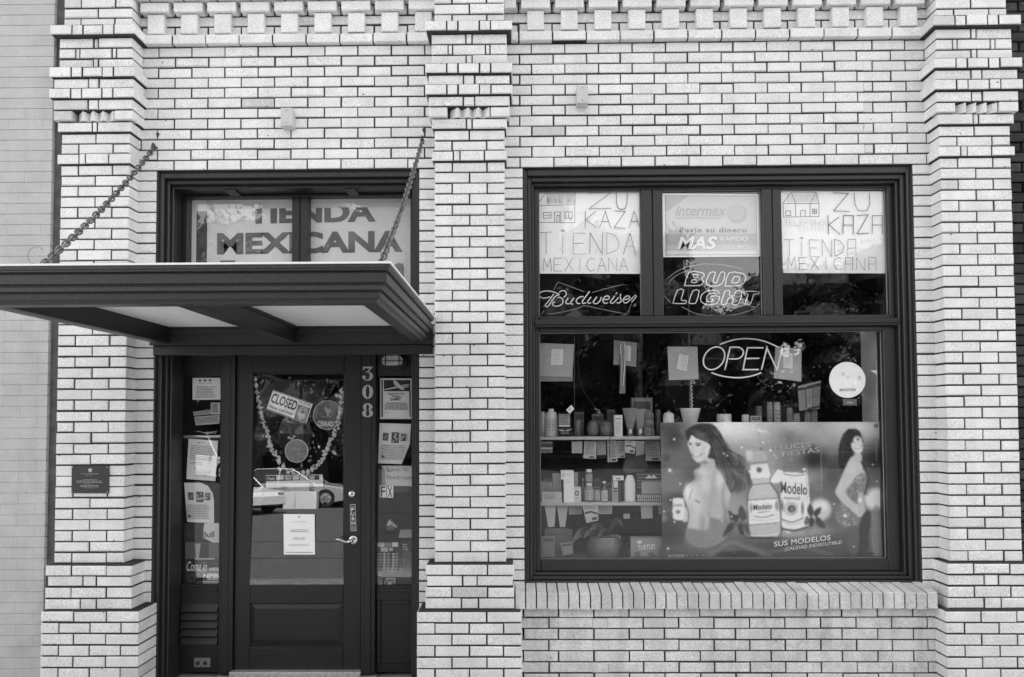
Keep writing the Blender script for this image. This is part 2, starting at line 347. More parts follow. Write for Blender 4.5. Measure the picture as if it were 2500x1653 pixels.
# ------------------------------------------------------------------ the shop building
c, b = .0677, .2171
def zc(n): return H + n * c
shop = thing('brick_storefront', 'pale glazed brick shopfront with banded pilasters, dark door and wide display window', 'building', (0, 0, 0))
JT = .0095
def rt_(): 
    t = random.gauss(.99, .027)
    if random.random() < .022: t *= random.uniform(.76, .9)
    return max(.7, min(1.08, t))
def course(mb, x0, x1, n, yf, yb, lens=None, first=None, tone=1.):
    "one course of bricks between x0 and x1; lens = piece lengths, or first = length of the first piece before full bricks"
    z0 = zc(n - 1) + JT / 2 + random.gauss(0, .0006); z1 = zc(n) - JT / 2
    xs = [x0]
    if lens:
        for l in lens: xs.append(xs[-1] + l)
        k = (x1 - x0) / (xs[-1] - x0); xs = [x0 + (x - x0) * k for x in xs]
    else:
        x = x0 + first
        while x < x1 - .03: xs.append(x); x += b
        xs.append(x1)
    for i in range(len(xs) - 1):
        a = xs[i] + (JT / 2 * random.uniform(.7, 1.3) if i else 0); e = xs[i + 1] - (JT / 2 * random.uniform(.7, 1.3) if i < len(xs) - 2 else 0)
        if e - a < .008: continue
        dy = random.gauss(0, .0012)
        za, zb = z0 + random.gauss(0, .0011), z1 + random.gauss(0, .0011)
        mb.cbox(a, e, yf + dy, yb, za, zb, .0035 if random.random() > .12 else .007, rt_() * tone)
        if random.random() < .11 and e - a > .05:                     # chipped edge
            cx_ = random.uniform(a + .01, e - .01); cz_ = random.choice((za + .003, zb - .003)) if random.random() < .75 else random.uniform(za, zb); rr_ = random.uniform(.0025, .0075)
            mb.add([(cx_ + rr_ * random.uniform(.7, 1.4) * math.cos(k * 1.05), yf + dy - .0006, cz_ + rr_ * random.uniform(.4, .9) * math.sin(k * 1.05)) for k in range(6)], [(0, 1, 2, 3, 4, 5)], random.uniform(.12, .45))

STEP = {1: 1, 4: 1, 5: 2, 6: 2, 7: 3, 8: 2, 9: 3, 10: 1, 11: 1, 12: 1, 13: 3}
OFF = [0, .016, .033, .052]
def pilaster(cx, wd, base_cx=None, label=None):
    bk, mo = MB(), MB(); bcx = cx if base_cx is None else base_cx
    for n in range(-48, 27):
        o = OFF[STEP.get(n, 0)] if n > -37 else (.05 if n in (-37, -39, -40) else .041 if n == -38 else (.095 if base_cx is None else .081))
        t = 0 if n > -37 else (.5 if n > -41 else 1)
        mx = cx + (bcx - cx) * t; x0, x1, yf = mx - wd / 2 - o, mx + wd / 2 + o, -.106 - o * (1 if n > -41 else 1.05)
        ww = x1 - x0; odd = n % 2
        if n == 5:                                                            # a row of bricks set at an angle between plain ends
            course(bk, x0, x0 + .115, n, yf, .02, [1]); course(bk, x1 - .115, x1, n, yf, .02, [1])
            for k in range(4):
                xx = x0 + .155 + k * (ww - .31) / 3; an = R(40 if cx < -1 else 44 if cx < 1 else 48); ca, sa = math.cos(an), math.sin(an); p = []
                for lx, ly in ((-.037, 0), (.037, 0), (.037, .12), (-.037, .12)): p.append((xx + lx * ca + ly * sa * .6, yf + .03 + lx * sa * -1 + ly * ca))
                za, zb = zc(n - 1) + .005, zc(n) - .005; tn = rt_()
                bk.add([(x, y, za) for x, y in p] + [(x, y, zb) for x, y in p], [(0, 1, 5, 4), (1, 2, 6, 5), (2, 3, 7, 6), (3, 0, 4, 7), (4, 5, 6, 7), (3, 2, 1, 0)], tn)
            mo.box(x0 + .006, x1 - .006, yf + .075, .01, zc(n - 1), zc(n)); continue
        if n <= -41: L = [1, 1, 1] if odd else [b / 2, (ww - b) / 2, (ww - b) / 2, b / 2]
        elif n <= -37: L = [b, ww - 2 * b, b] if n in (-38, -40) else [(ww - b) / 2, b, (ww - b) / 2]
        elif o > .045: L = [.135, .07, ww - .41, .07, .135]
        elif n == 1: L = [.135, .042, ww - .135 - .042 - .14, .14]
        elif o > .01: L = [b * .5, .03, b, .03, b * .5] if odd else [b, ww - 2 * b, b]
        else: L = [b, b] if odd else [b / 2, b, b / 2]
        course(bk, x0, x1, n, yf, .02, L)
        mo.box(x0 + .007, x1 - .007, yf + .008, .01, zc(n - 1), zc(n))
    o = bk.build('pilaster', M_BRICK, shop); mo.build('mortar', M_MORTAR, o)
    if label: o['label'] = label
    return o
LPX, CPX, RPX = -2.683, -.3115, 2.8475
pilaster(LPX, .434, -2.618, 'banded pilaster beside the grey neighbour wall')
pilaster(CPX, .440, None, 'banded pilaster between door and window')
pilaster(RPX, .436, None, 'banded pilaster at the end of the display window')
LP0, LP1, CP0, CP1, RP0, RP1 = LPX - .217, LPX + .217, CPX - .22, CPX + .22, RPX - .218, RPX + .218
WX0, WX1, WZ0 = .022, 2.522, .602          # display window opening
DX0, DX1 = -2.352, -.643                   # doorway opening

mo = MB(); wl = [MB(), MB(), MB(), MB()]
for n in range(1, 27):                     # wall above the openings
    odd = n % 2
    for bk, x0, x1, ph in ((wl[0], LP1 - .02, CP0 + .02, -1.586 + (0 if odd else b / 2)), (wl[1], CP1 - .02, RP0 + .02, .2237 + (0 if odd else .35 * b))):
        if 13 <= n <= 17: continue
        if n > 17: bk = wl[2] if bk is wl[0] else wl[3]
        f = (ph - x0) % b
        if x0 > -1 and not odd and n < 13:  # closers towards the far end
            xe = 2.215; course(bk, x0, xe, n, 0, .1, None, f); course(bk, xe, x1, n, 0, .1, [.062, .212, x1 - xe - .274])
        else: course(bk, x0, x1, n, 0, .1, None, f)
wl[2].build('parapet_wall', M_BRICK, shop); wl[3].build('parapet_wall', M_BRICK, shop); wl[0].build('upper_wall', M_BRICK, shop)['label'] = 'pale brick wall above the doorway'; wl[1].build('upper_wall', M_BRICK, shop)['label'] = 'pale brick wall above the display window'
mo.box(-2.94, 3.09, .008, .26, H, 5.42)
mo.box(-2.94, DX0 + .008, .012, .26, -.06, H); mo.box(DX1 - .008, WX0 + .008, .012, .26, -.06, H); mo.box(WX1 - .008, 3.09, .012, .26, -.06, H)
mo.box(WX0 + .008, WX1 - .008, -.082, .2, -.06, .50)
for x0, x1, ph in ((LP1, CP0, -1.586), (CP1, RP0, .2237)):        # corbelled band: ledge, dentils, stepped blocks
    ck = MB()
    f = (ph - b * .02 - x0) % b
    course(ck, x0, x1, 13, -.034, .05, None, f)
    for n in (14, 15): course(ck, x0, x1, n, .004, .06, None, f if n == 14 else (f + b / 2) % b, .97)
    course(ck, x0, x1, 16, .004, .06, None, f)
    x = x0 + f - b
    while x < x1:
        m_ = x + b / 2
        if x0 < m_ - .054 and m_ + .054 < x1 + .02: ck.cbox(m_ - .054, m_ + .054, -.034, .05, zc(13) + .004, zc(15) - .004, .004, rt_())
        a, e = max(x + .016, x0), min(x + b - .016, x1)
        if e - a > .04: ck.cbox(a, e, -.052, .05, zc(15) + .001, zc(16) - .004, .004, rt_())
        x += b
    course(ck, x0, x1, 17, -.085, .05, None, (f + b * .38) % b)
    o = ck.build('corbel_band', M_BRICK, shop)
    m2 = MB(); m2.box(x0, x1, -.022, .02, zc(12) + .006, zc(13) - .006); m2.box(x0, x1, -.07, .02, zc(16) + .006, zc(17) - .006); m2.build('mortar', M_MORTAR, o)
for x0, x1 in ((LP1 - .02, DX0), (DX1, CP0 + .02), (CP1 - .02, WX0), (WX1, RP0 + .02)):
    jb = MB()                              # half bricks stacked beside the openings
    for n in range(-48 if x0 < -.2 else -39, 1): course(jb, x0, x1, n, .0, .11, [1])
    jb.build('brick_jamb', M_BRICK, shop)
jb = MB()
for n in range(-48, 27): course(jb, 3.06, 3.10 + .015 * (n % 2), n, .02, .1, [1])
jb.build('toothed_brick_edge', M_BRICK, shop)
lw = MB()
for n in range(-48, -40):                  # weathered wall under the sill
    odd = n % 2; x0, x1 = CP1 + .02, RP0 + .02
    if odd: course(lw, x0, x1, n, -.092, .05, None, .085 + .0)
    else:
        course(lw, x0, .44, n, -.092, .05, [.195, b]); course(lw, .44, .44 + .095, n, -.092, .05, [1]); course(lw, .535, x1, n, -.092, .05, None, b)
lw.build('lower_wall', M_BRICKLOW, shop)
sb = MB()                                  # sloping sill of bricks on edge
xs0, xs1 = -.037, 2.525; ns = 39
for i in range(ns):
    a = xs0 + (xs1 - xs0) * i / ns + .004; e = xs0 + (xs1 - xs0) * (i + 1) / ns - .004; j = random.gauss(0, .0015)
    zb, zf, zr = .492 + j, .588 + j, .618 + j; yf, yr = -.142 + random.gauss(0, .002), .07; k = .004
    vs = []
    for x in (a, e):
        vs += [(x, yf, zb), (x, yf, zf - k), (x, yf + k * 1.5, zf), (x, yr, zr), (x, yr, zb)]
    sb.add(vs, [(0, 5, 6, 1), (1, 6, 7, 2), (2, 7, 8, 3), (0, 1, 2, 3, 4), (9, 8, 7, 6, 5), (0, 4, 9, 5)], rt_() * random.uniform(.93, 1.03))
so_ = sb.build('brick_window_sill', M_SILL, shop)
MB().box(xs0 + .01, xs1 - .01, -.128, .06, .496, .575).build('mortar', M_MORTAR, so_)
mo.build('mortar_backing', M_MORTAR, shop)
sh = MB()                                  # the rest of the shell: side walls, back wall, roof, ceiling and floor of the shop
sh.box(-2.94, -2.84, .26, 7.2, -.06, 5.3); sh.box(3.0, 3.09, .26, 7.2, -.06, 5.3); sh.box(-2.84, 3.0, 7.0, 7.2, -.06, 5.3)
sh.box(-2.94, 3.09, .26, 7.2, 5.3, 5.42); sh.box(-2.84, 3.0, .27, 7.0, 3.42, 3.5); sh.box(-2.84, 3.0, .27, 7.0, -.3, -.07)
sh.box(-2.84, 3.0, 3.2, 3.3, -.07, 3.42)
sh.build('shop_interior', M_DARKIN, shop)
MB().box(-2.97, 3.13, -.1, .3, 5.425, 5.5).build('coping', M_CONC, shop)

# ---- display window
win = MB()
win.ring(WX0, WX1, WZ0, H, (.030, .030, .045, .02), .028, .2)
win.ring(WX0 + .03, WX1 - .03, WZ0 + .02, H - .045, (.026, .026, .03, .022), .052, .2)
win.ring(WX0 + .056, WX1 - .056, WZ0 + .042, H - .075, (.018, .018, .018, .0201), .078, .2)
wo = win.build('window_frame', M_WOOD, shop)
GX0, GX1, GZ1 = .130, 2.366, 3.158; TZ0, TZ1, BZ = 2.217, 2.322, .742
s_ = MB()
GXU = 2.414; IX0, IX1 = WX0 + .0743, WX1 - .0743
s_.cbox(IX0, GX0, .116, .2, .6645, H - .093); s_.cbox(GX1, IX1, .116, .2, .6645, TZ0 + .03); s_.cbox(GXU, IX1, .116, .2, TZ0 + .0301, H - .093)
s_.cbox(GX0, GXU, .116, .2, GZ1, H - .093); s_.cbox(GX0, GX1, .114, .2, .6645, BZ)
s_.build('sash', M_WOOD, wo)
t_ = MB(); t_.cbox(IX0, IX1, .075, .2, TZ0 + .03, TZ1 - .028); t_.cbox(GX0, GX1, .11, .19, TZ0, TZ0 + .0295); t_.cbox(GX0, GXU, .11, .19, TZ1 - .0275, TZ1)
t_.cbox(IX0 + .001, IX1 - .001, .062, .075, TZ0 + .045, TZ1 - .045)
t_.build('transom_bar', M_WOOD, wo)
panes = [(GX0, .801), (.944, 1.594), (1.722, GXU)]
for a, e in ((.801, .944), (1.594, 1.722)):
    q = MB(); md = a + (e - a) * .52; q.cbox(a, md - .002, .112, .19, TZ1, GZ1); q.cbox(md + .002, e, .118, .19, TZ1, GZ1)
    q.build('mullion', M_WOOD, wo)
GY = .150
for a, e in panes: MB().box(a - .005, e + .005, GY, GY + .005, TZ1 - .005, GZ1 + .005).build('pane', M_GLASS, wo)
MB().box(GX0 - .005, GX1 + .005, GY, GY + .005, BZ - .005, TZ0 + .005).build('pane', M_GLASS, wo)
for a, e, z0_, z1_ in [(a, e, TZ1, GZ1) for a, e in panes] + [(GX0, GX1, BZ, TZ0)]:      # thin bright edge of putty round each pane
    bd = MB(); bd.box(a, a + .003, GY - .006, GY - .0005, z0_, z1_); bd.box(e - .004, e, GY - .006, GY - .0005, z0_, z1_); bd.box(a + .003, e - .004, GY - .006, GY - .0005, z0_, z0_ + .003); bd.box(a + .003, e - .004, GY - .006, GY - .0005, z1_ - .003, z1_)
    bd.build('putty', mat('old_putty', .26, .7), wo)
rv = MB(); rv.box(GX1 - .006, GX1 + .03, .20, .40, .70, 2.3); rv.build('interior_reveal', M_INTWHITE, shop)

# ---- doorway
dw = MB()
dw.ring(DX0, DX1, -.05, H, (.036, .030, .04, 0), .03, .26, False)
dw.ring(DX0 + .036, DX1 - .03, -.05, H - .04, (.020, .022, .028, 0), .062, .26, False)
dw.ring(DX0 + .056, DX1 - .052, -.05, H - .068, (.012, .012, .02, 0), .098, .26, False)
JX0, JX1 = DX0 + .068, DX1 - .064
for x in (-1.95, -1.15): dw.cbox(x, x + .07, .11, .24, H - .105, H - .0885)
do = dw.build('door_frame', M_WOOD, shop)
DY = .25
k_ = MB(); k_.cbox(JX0, JX1, .13, .30, 2.13, 2.30); k_.cbox(JX0, JX1, .115, .13, 2.27, 2.295); k_.cbox(JX0, JX1, .118, .1299, 2.135, 2.15)
k_.build('door_head', M_WOOD, do)
# upper transom light
q = MB(); UZ0, UZ1 = 2.30, 3.163
q.cbox(JX0, -2.247, .215, .29, UZ0, H - .09); q.cbox(-.735, JX1, .215, .29, UZ0, H - .09); q.cbox(-2.247, -.735, .213, .29, UZ1, H - .09)
q.cbox(-1.538, -1.484, .217, .29, UZ0, UZ1); q.cbox(-1.481, -1.426, .212, .29, UZ0, UZ1)
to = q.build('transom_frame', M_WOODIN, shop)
for a, e in ((-2.247, -1.538), (-1.426, -.735)): MB().box(a - .004, e + .004, .262, .267, UZ0, UZ1 + .004).build('pane', M_GLASS, to)
# posts, sidelights
for x0, x1 in ((-2.015, -1.921), (-1.066, -.968)):
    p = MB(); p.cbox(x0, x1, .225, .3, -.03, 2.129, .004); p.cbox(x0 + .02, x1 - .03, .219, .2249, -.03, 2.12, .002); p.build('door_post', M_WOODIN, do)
def sidelight(x0, x1, gz0, gz1, louvre):
    q0 = MB(); q0.cbox(x0, x1, .255, .29, gz1, 2.129); q = MB(); q.cbox(x0, x1, .255, .29, -.03, gz0)
    q.cbox(x0 + .015, x1 - .015, .249, .2549, gz0 - .045, gz0 - .02, .002)
    if not louvre:
        q.ring(x0 + .005, x1 - .005, .03, gz0 - .10, .028, .247, .2549); 
    o = q.build('kick_panel', M_WOODIN, q0.build('sidelight', M_WOODIN, shop))
    o = o.parent
    MB().box(x0 - .004, x1 + .004, .268, .273, gz0 - .004, gz1 + .004).build('pane', M_GLASS, o)
    if louvre:
        v = MB()
        for i in range(5):
            z = .155 + i * .054
            v.add([(x0 + .01, .2545, z + .05), (x1 - .01, .2545, z + .05), (x1 - .01, .228, z + .008), (x0 + .01, .228, z + .008), (x1 - .01, .2545, z), (x0 + .01, .2545, z)], [(3, 2, 1, 0), (5, 4, 2, 3), (0, 5, 3), (1, 2, 4)])
        v.build('louvre', M_WOODIN, o)
    return o
sidelight(JX0 + .002, -2.016, .552, 1.95, True)
sidelight(-.967, JX1 - .002, .545, 1.948, False)
# door leaf
d = MB(); X0, X1, DZ0, DZ1 = -1.918, -1.069, -.012, 2.098; gx0, gx1, gz0, gz1 = -1.815, -1.188, .552, 1.972
d.cbox(X0, gx0, DY, DY + .045, DZ0, DZ1); d.cbox(gx1, X1, DY, DY + .045, DZ0, DZ1); d.cbox(gx0, gx1, DY, DY + .045, gz1, DZ1)
px0, px1, pz0, pz1 = -1.826, -1.180, .135, .425
d.cbox(gx0, gx1, DY, DY + .045, pz1, gz0); d.cbox(gx0, gx1, DY, DY + .045, DZ0, pz0); d.box(gx0, gx1, DY + .016, DY + .04, pz0, pz1)
d.add([(gx0 + .035, DY + .006, pz0 + .05), (gx1 - .035, DY + .006, pz0 + .05), (gx1 - .035, DY + .006, pz1 - .035), (gx0 + .035, DY + .006, pz1 - .035), (gx0 + .008, DY + .016, pz0 + .012), (gx1 - .008, DY + .016, pz0 + .012), (gx1 - .008, DY + .016, pz1 - .008), (gx0 + .008, DY + .016, pz1 - .008)],
      [(0, 1, 2, 3), (4, 5, 1, 0), (5, 6, 2, 1), (6, 7, 3, 2), (7, 4, 0, 3)])
d.ring(gx0, gx1, gz0, gz1, .006, DY + .008, DY + .03)
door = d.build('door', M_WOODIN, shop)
g = MB(); ta = R(1.7); zm = (gz0 + gz1) / 2; hh = (gz1 - gz0) / 2 + .003       # the pane leans back a little in its rebate
def gy(z): return DY + .022 + (z - zm) * math.tan(ta)
g.add([(gx0 - .003, gy(zm - hh), zm - hh), (gx1 + .003, gy(zm - hh), zm - hh), (gx1 + .003, gy(zm + hh), zm + hh), (gx0 - .003, gy(zm + hh), zm + hh)] +
      [(gx0 - .003, gy(zm - hh) + .005, zm - hh), (gx1 + .003, gy(zm - hh) + .005, zm - hh), (gx1 + .003, gy(zm + hh) + .005, zm + hh), (gx0 - .003, gy(zm + hh) + .005, zm + hh)],
      [(0, 1, 2, 3), (7, 6, 5, 4), (0, 4, 5, 1), (1, 5, 6, 2), (2, 6, 7, 3), (3, 7, 4, 0)])
g.build('pane', M_GLASSD, door)
x, z = at(860, 1206, DY); h = MB()
def roundel(mb, x, z, y, r, d_): 
    n = 24; prof = [(r, 0), (r, d_ * .6), (r * .8, d_), (r * .35, d_ * 1.1)]
    vs = []; 
    for rr, dd in prof:
        for k in range(n): vs.append((x + rr * math.cos(2 * math.pi * k / n), y - dd, z + rr * math.sin(2 * math.pi * k / n)))
    fs = [(i * n + k, i * n + (k + 1) % n, (i + 1) * n + (k + 1) % n, (i + 1) * n + k) for i in range(3) for k in range(n)] + [tuple(3 * n + k for k in range(n))]
    mb.add(vs, fs)
roundel(h, x, z, DY, .024, .016); h.build('deadbolt', M_CHROME, door, True)
kx = MB(); kx.box(x - .002, x + .002, DY - .0195, DY - .017, z - .008, z + .003); kx.build('keyhole', M_BLACK, door)
x, z = at(863, 1318, DY); h = MB(); roundel(h, x, z, DY, .031, .012)
h.tube([(x, DY - .01, z), (x, DY - .05, z), (x - .012, DY - .058, z)], .011, 10)
h.tube([(x - .005, DY - .058, z), (x - .035, DY - .06, z - .004), (x - .06, DY - .06, z + .005), (x - .085, DY - .058, z + .014), (x - .1, DY - .055, z + .012), (x - .108, DY - .052, z + .004)], [.011, .0095, .008, .0065, .005, .003], 10)
h.build('handle', M_CHROME, door, True)
MB().cbox(-1.93, -1.06, .2, .3, -.045, -.0121).build('threshold', mat('worn_aluminium', .55, .5, .5, metal=.6, noise=.3, scale=40), shop)
sw = MB(); sw.cbox(-2.02, -.96, .205, .26, -.06, -.0455); sw.build('step', M_CONC, shop)

# house number, fat faced figures
def fat(ch, cx, cz, wd, ht):
    m_ = MB(); y = .2188 - .003; N = 26
    def blob(u, v, ru, rv, ro, inner):   # ring with stress: thick sides, thin top and bottom
        n = N; vs = []
        for k in range(n):
            a = 2 * math.pi * k / n; vs.append((cx + u * wd + ru * wd * math.cos(a), y, cz + v * ht + rv * ht * math.sin(a)))
        for k in range(n):
            a = 2 * math.pi * k / n; vs.append((cx + u * wd + ro * wd * math.cos(a), y, cz + v * ht + inner * ht * math.sin(a)))
        m_.add(vs, [(k, (k + 1) % n, n + (k + 1) % n, n + k) for k in range(n)])
    if ch == '0': blob(0, 0, .5, .5, .17, .42)
    if ch == '8': blob(0, .235, .44, .265, .14, .18); blob(0, -.22, .5, .28, .17, .2)
    if ch == '3':
        def P(l): m_.add([(cx + u * wd, y, cz + v * ht) for u, v in l], [tuple(range(len(l)))])
        P([(-.42, .5), (-.46, .27), (-.36, .27), (-.30, .38), (.18, .38), (.5, .5)])
        P([(.18, .38), (-.12, .10), (.06, .10), (.5, .5)])
        n = 18; vs = []
        for k in range(n + 1):
            a = R(118 - 268 * k / n); t = .30 * math.sin(math.pi * min(1, max(.0, (k + 1.5) / (n + 3)))) ** .8 + .02
            vs += [(cx + .5 * wd * math.cos(a), y, cz + ht * (-.18 + .32 * math.sin(a))), (cx + (.5 - t) * wd * math.cos(a), y, cz + ht * (-.18 + (.32 - t * .32) * math.sin(a)))]
        m_.add(vs, [(2 * k, 2 * k + 1, 2 * k + 3, 2 * k + 2) for k in range(n)])
        n = 14; m_.add([(cx - .34 * wd + .17 * wd * math.cos(2 * math.pi * k / n), y - .0004, cz - .25 * ht + .12 * ht * math.sin(2 * math.pi * k / n)) for k in range(n)], [tuple(range(n))])
    o = m_.build('house_number', mat('brass_figure', .34, .5, .5, noise=.1), shop)
    sm = o.modifiers.new('s', 'SOLIDIFY'); sm.thickness = .003; sm.offset = 0
for ch, py in (('3', 912.3), ('0', 956.7), ('8', 1001.7)):
    x, z = at(897.7, py, .216); fat(ch, x, z, .073, .094)
# patched anchor holes in the brick above the canopy
for px, py in ((386, 328), (1035, 317)):
    x, z = at(px, py, 0); q = MB(); q.ball((x, -.002, z), .011, 8, 5); q.ball((x + .001, -.001, z - .012), .007, 8, 4); q.build('anchor_stub', M_RUST, shop)

# ------------------------------------------------------------------ neighbours
nb = thing('painted_brick_wall', 'plain wall of grey painted brick next door to the shopfront', 'wall', (-4, .2, -.06))
q, m2 = MB(), MB()
for n in range(-48, 30):
    z0, z1 = zc(n - 1) + .03 + .0035, zc(n) + .03 - .0035; e = -2.965 + (.03 if n < -41 else 0); x = e; k = 0
    x = -5.2 - b * .5 * (n % 2)
    while x < e - .02:
        a2 = min(x + b, e); q.cbox(x + .0002, a2 - .0002, -.10 + random.gauss(0, .0002), .5, z0 - .002 + random.gauss(0, .0006), z1 + .002, .0006, random.gauss(1, .006)); x = a2
m2.box(-5.3, -2.975, -.0965, .49, -.06, 5.3)
MB().box(-2.9645, -2.912, -.075, .4, -.06, 5.2).build('gap_shade_strip', mat('painted_gap_shade', .10, .85, .3, noise=.4, scale=14), nb); q.build('brickwork', M_GREYWALL, nb); m2.build('joints', M_GREYWALL, nb)  # dark strip stands in for the shade in the gap between the walls
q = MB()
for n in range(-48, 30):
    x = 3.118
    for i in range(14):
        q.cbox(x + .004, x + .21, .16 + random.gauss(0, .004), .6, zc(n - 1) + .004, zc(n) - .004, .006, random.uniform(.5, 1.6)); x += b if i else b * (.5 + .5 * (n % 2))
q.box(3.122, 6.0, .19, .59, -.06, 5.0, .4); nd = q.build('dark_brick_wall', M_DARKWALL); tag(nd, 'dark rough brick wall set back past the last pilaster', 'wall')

# ------------------------------------------------------------------ canopy over the door
CX0, CX1, CYF, ZT = -2.36, -.535, -1.58, 2.287
can = thing('entrance_canopy', 'dark moulded flat canopy hung on two chains over the shop door', 'canopy', (-1.45, 0, 2.2))
prof = [(0, ZT), (0, ZT - .014), (.005, ZT - .017), (.005, ZT - .024), (.022, ZT - .027), (.022, ZT - .033), (.014, ZT - .035), (.015, ZT - .072), (.030, ZT - .075), (.031, ZT - .081), (.025, ZT - .084), (.030, ZT - .092), (.036, ZT - .100),
        (.052, ZT - .102), (.053, ZT - .109), (.044, ZT - .111), (.046, ZT - .132), (.058, ZT - .136), (.066, ZT - .142), (.068, ZT - .150), (.13, ZT - .150), (.13, ZT - .045)]
q = MB(); n = len(prof); vs = []
for d_, z in prof: vs += [(CX0 + d_, -.01, z), (CX0 + d_, CYF + d_, z), (CX1 - d_, CYF + d_, z), (CX1 - d_, -.108, z)]
q.add(vs, [(4 * i + k, 4 * i + k + 1, 4 * i + k + 5, 4 * i + k + 4) for i in range(n - 1) for k in range(3)] + [tuple(4 * i for i in range(n)), tuple(4 * i + 3 for i in range(n))[::-1]])
q.build('fascia', mat('canopy_paint', .029, .42, .5, noise=.55, scale=120, bump=.2, bscale=70), can)
q = MB(); q.box(CX0 - .006, CX1 + .006, CYF - .006, -.109, ZT + .001, ZT + .009); q.build('roof_flashing', M_WHITE, can)
q = MB(); q.box(CX0 + .13, CX1 - .13, CYF + .13, -.02, ZT - .03, ZT - .005); q.build('deck', M_WOOD, can)
for x0, x1 in ((-2.229, -2.212), (-1.475, -1.405), (-.672, -.6655)):
    q = MB(); q.cbox(x0, x1, CYF + .131, -.075, ZT - .149, ZT - .031); q.box(x0 - .008, x1 + .008, CYF + .131, -.076, ZT - .062, ZT - .0461) if -2 < x0 < -1 else None
    q.build('beam', M_WOODIN, can)
for x0, x1 in ((-2.211, -1.476), (-1.404, -.673)):
    MB().box(x0, x1, CYF + .131, -.0755, ZT - .046, ZT - .032).build('soffit_panel', M_WHITE, can)
q = MB(); q.cbox(CX0 + .02, CX1 - .02, -.075, -.0, ZT - .16, ZT - .035); q.cbox(CX0 + .02, CX1 - .02, -.09, -.0751, ZT - .088, ZT - .062); q.cbox(CX0 + .02, CX1 - .02, -.03, .028, ZT - .22, ZT - .1601)
q.build('wall_ledger', M_WOOD, can)
def chain(top, bot):
    q = MB(); A, B = Vector(top), Vector(bot); d_ = (B - A); L = d_.length; d_.normalize(); nn = int(L / .040)
    s1 = d_.cross(Vector((0, 1, 0))).normalized(); s2 = d_.cross(s1)
    for i in range(nn):
        t = (i + .5) / nn; sag = -.035 * math.sin(math.pi * t); cc_ = A.lerp(B, t) + Vector((0, 0, sag)); an = (0 if i % 2 else 90) + random.uniform(-14, 14) + 35
        e = s1 * math.cos(R(an)) + s2 * math.sin(R(an)); pts = []
        for k in range(12):
            a = 2 * math.pi * k / 12; u = math.cos(a); u = math.copysign(abs(u) ** .7, u) * .0285; v = math.sin(a) * .0128; pts.append(cc_ + d_ * u + e * v)
        q.tube(pts, .0052, 6, True, random.uniform(.7, 1.25))
    o = q.build('chain', M_STEEL, can, True)
    ey = MB(); ey.tube([A + Vector((0, .05, .01)), A + Vector((0, .0, .01))], .007, 6); ey.tube([A + Vector((0, -.012 + .016 * math.cos(a), .0 + .022 * math.sin(a))) for a in [k * math.pi / 6 for k in range(12)]], .0055, 6, True)
    ey.build('eye_bolt', M_RUST, o)
    e2 = MB(); e2.tube([B + Vector((0, 0, -.03)), B], .008, 6); e2.ball(B, .013, 8, 5); e2.build('eye_bolt', M_RUST, o)
x, z = at(379, 362, -.02); chain((x, -.03, z), (-2.10, -1.42, ZT + .03))
x, z = at(1032, 344, -.02); chain((x, -.03, z), (-.60, -1.44, ZT + .03))
# loose wire tied to the chain
q = MB(); x, z = at(88, 612, -1.3); pts = []
for k in range(15): a = k / 14 * 5.2; pts.append((x + .03 * math.cos(a) - .012 * k / 14, -1.3, z + .028 * math.sin(a) - .035 * k / 14))
q.tube(pts, .0012, 5); q.build('tie_wire', M_STEEL, can)

# ------------------------------------------------------------------ fittings on the front
def wall_box(px0, py0, px1, py1, lab):
    d_ = .068; x0, z1 = at(px0, py0, -d_); x1, z0 = at(px1, py1, -d_); q = MB(); q.cbox(x0, x1, -d_, 0, z0, z1, .003)
    o = tag(q.build('junction_box', M_BOX), lab, 'wall box', 'junction boxes on the brick')
    r_ = MB()
    for fz in (.15, .85): roundel(r_, (x0 + x1) / 2, z0 + (z1 - z0) * fz, -d_, .0035, .002)
    r_.build('screw', M_RUST, o)
wall_box(685, 263, 713, 307, 'small painted junction box on the brick above the door')
wall_box(1408, 208, 1436, 251, 'small painted junction box on the brick above the display window')
M_PLQ = mat('plaque_plate', 1., .4, .5, noise=.1)
p = Sheet('plaque', 'small dark engraved plaque screwed to the pilaster near the grey wall', 'plaque', [(174.8, 1137), (265.8, 1137.5), (265.5, 1204.5), (174.5, 1204)], -.113, .028, m=M_PLQ, thick=.006)
p.disc(.5, .16, .055, .07, .4); p.lines(.26, .27, .74, .32, 1, .2, .6, 0); p.lines(.37, .33, .63, .38, 1, .2); p.lines(.3, .49, .72, .53, 1, .3, centre=True); p.lines(.15, .54, .84, .64, 2, .3, .5, .05); p.lines(.34, .65, .66, .69, 1, .28); p.lines(.24, .70, .76, .80, 2, .3, .5, .1); p.lines(.38, .80, .62, .84, 1, .25)
for u, v in ((.03, .05), (.97, .05), (.03, .95), (.97, .95)): p.disc(u, v, .014, .02, .5, 10)
p.done()
lt = thing('bulkhead_light', 'caged oval bulkhead lamp above the travel flyer', 'lamp', (*[at(960, 882, .25)[0]], .25, at(960, 882, .25)[1]))
lx, lz = at(962, 883, .22)
def stadium(cx, cz, w_, h_, n=14):
    r_ = h_ / 2; pts = []
    for sgn, a0 in ((1, -90), (-1, 90)):
        for k in range(n + 1): a = R(a0 + 180 * k / n); pts.append((cx + sgn * (w_ / 2 - r_) + r_ * math.cos(a), cz + r_ * math.sin(a)))
    return pts
q = MB(); q.prism(stadium(lx, lz, .178, .1), .215, .252); q.prism(stadium(lx, lz, .16, .083), .204, .2151); q.build('housing', M_BLACK, lt)
q = MB(); q.prism(stadium(lx - .004, lz + .004, .142, .064), .178, .2041); q.build('lens', mat('ribbed_lamp_glass', .42, .15, .6, noise=.5, scale=60), lt)
q = MB()
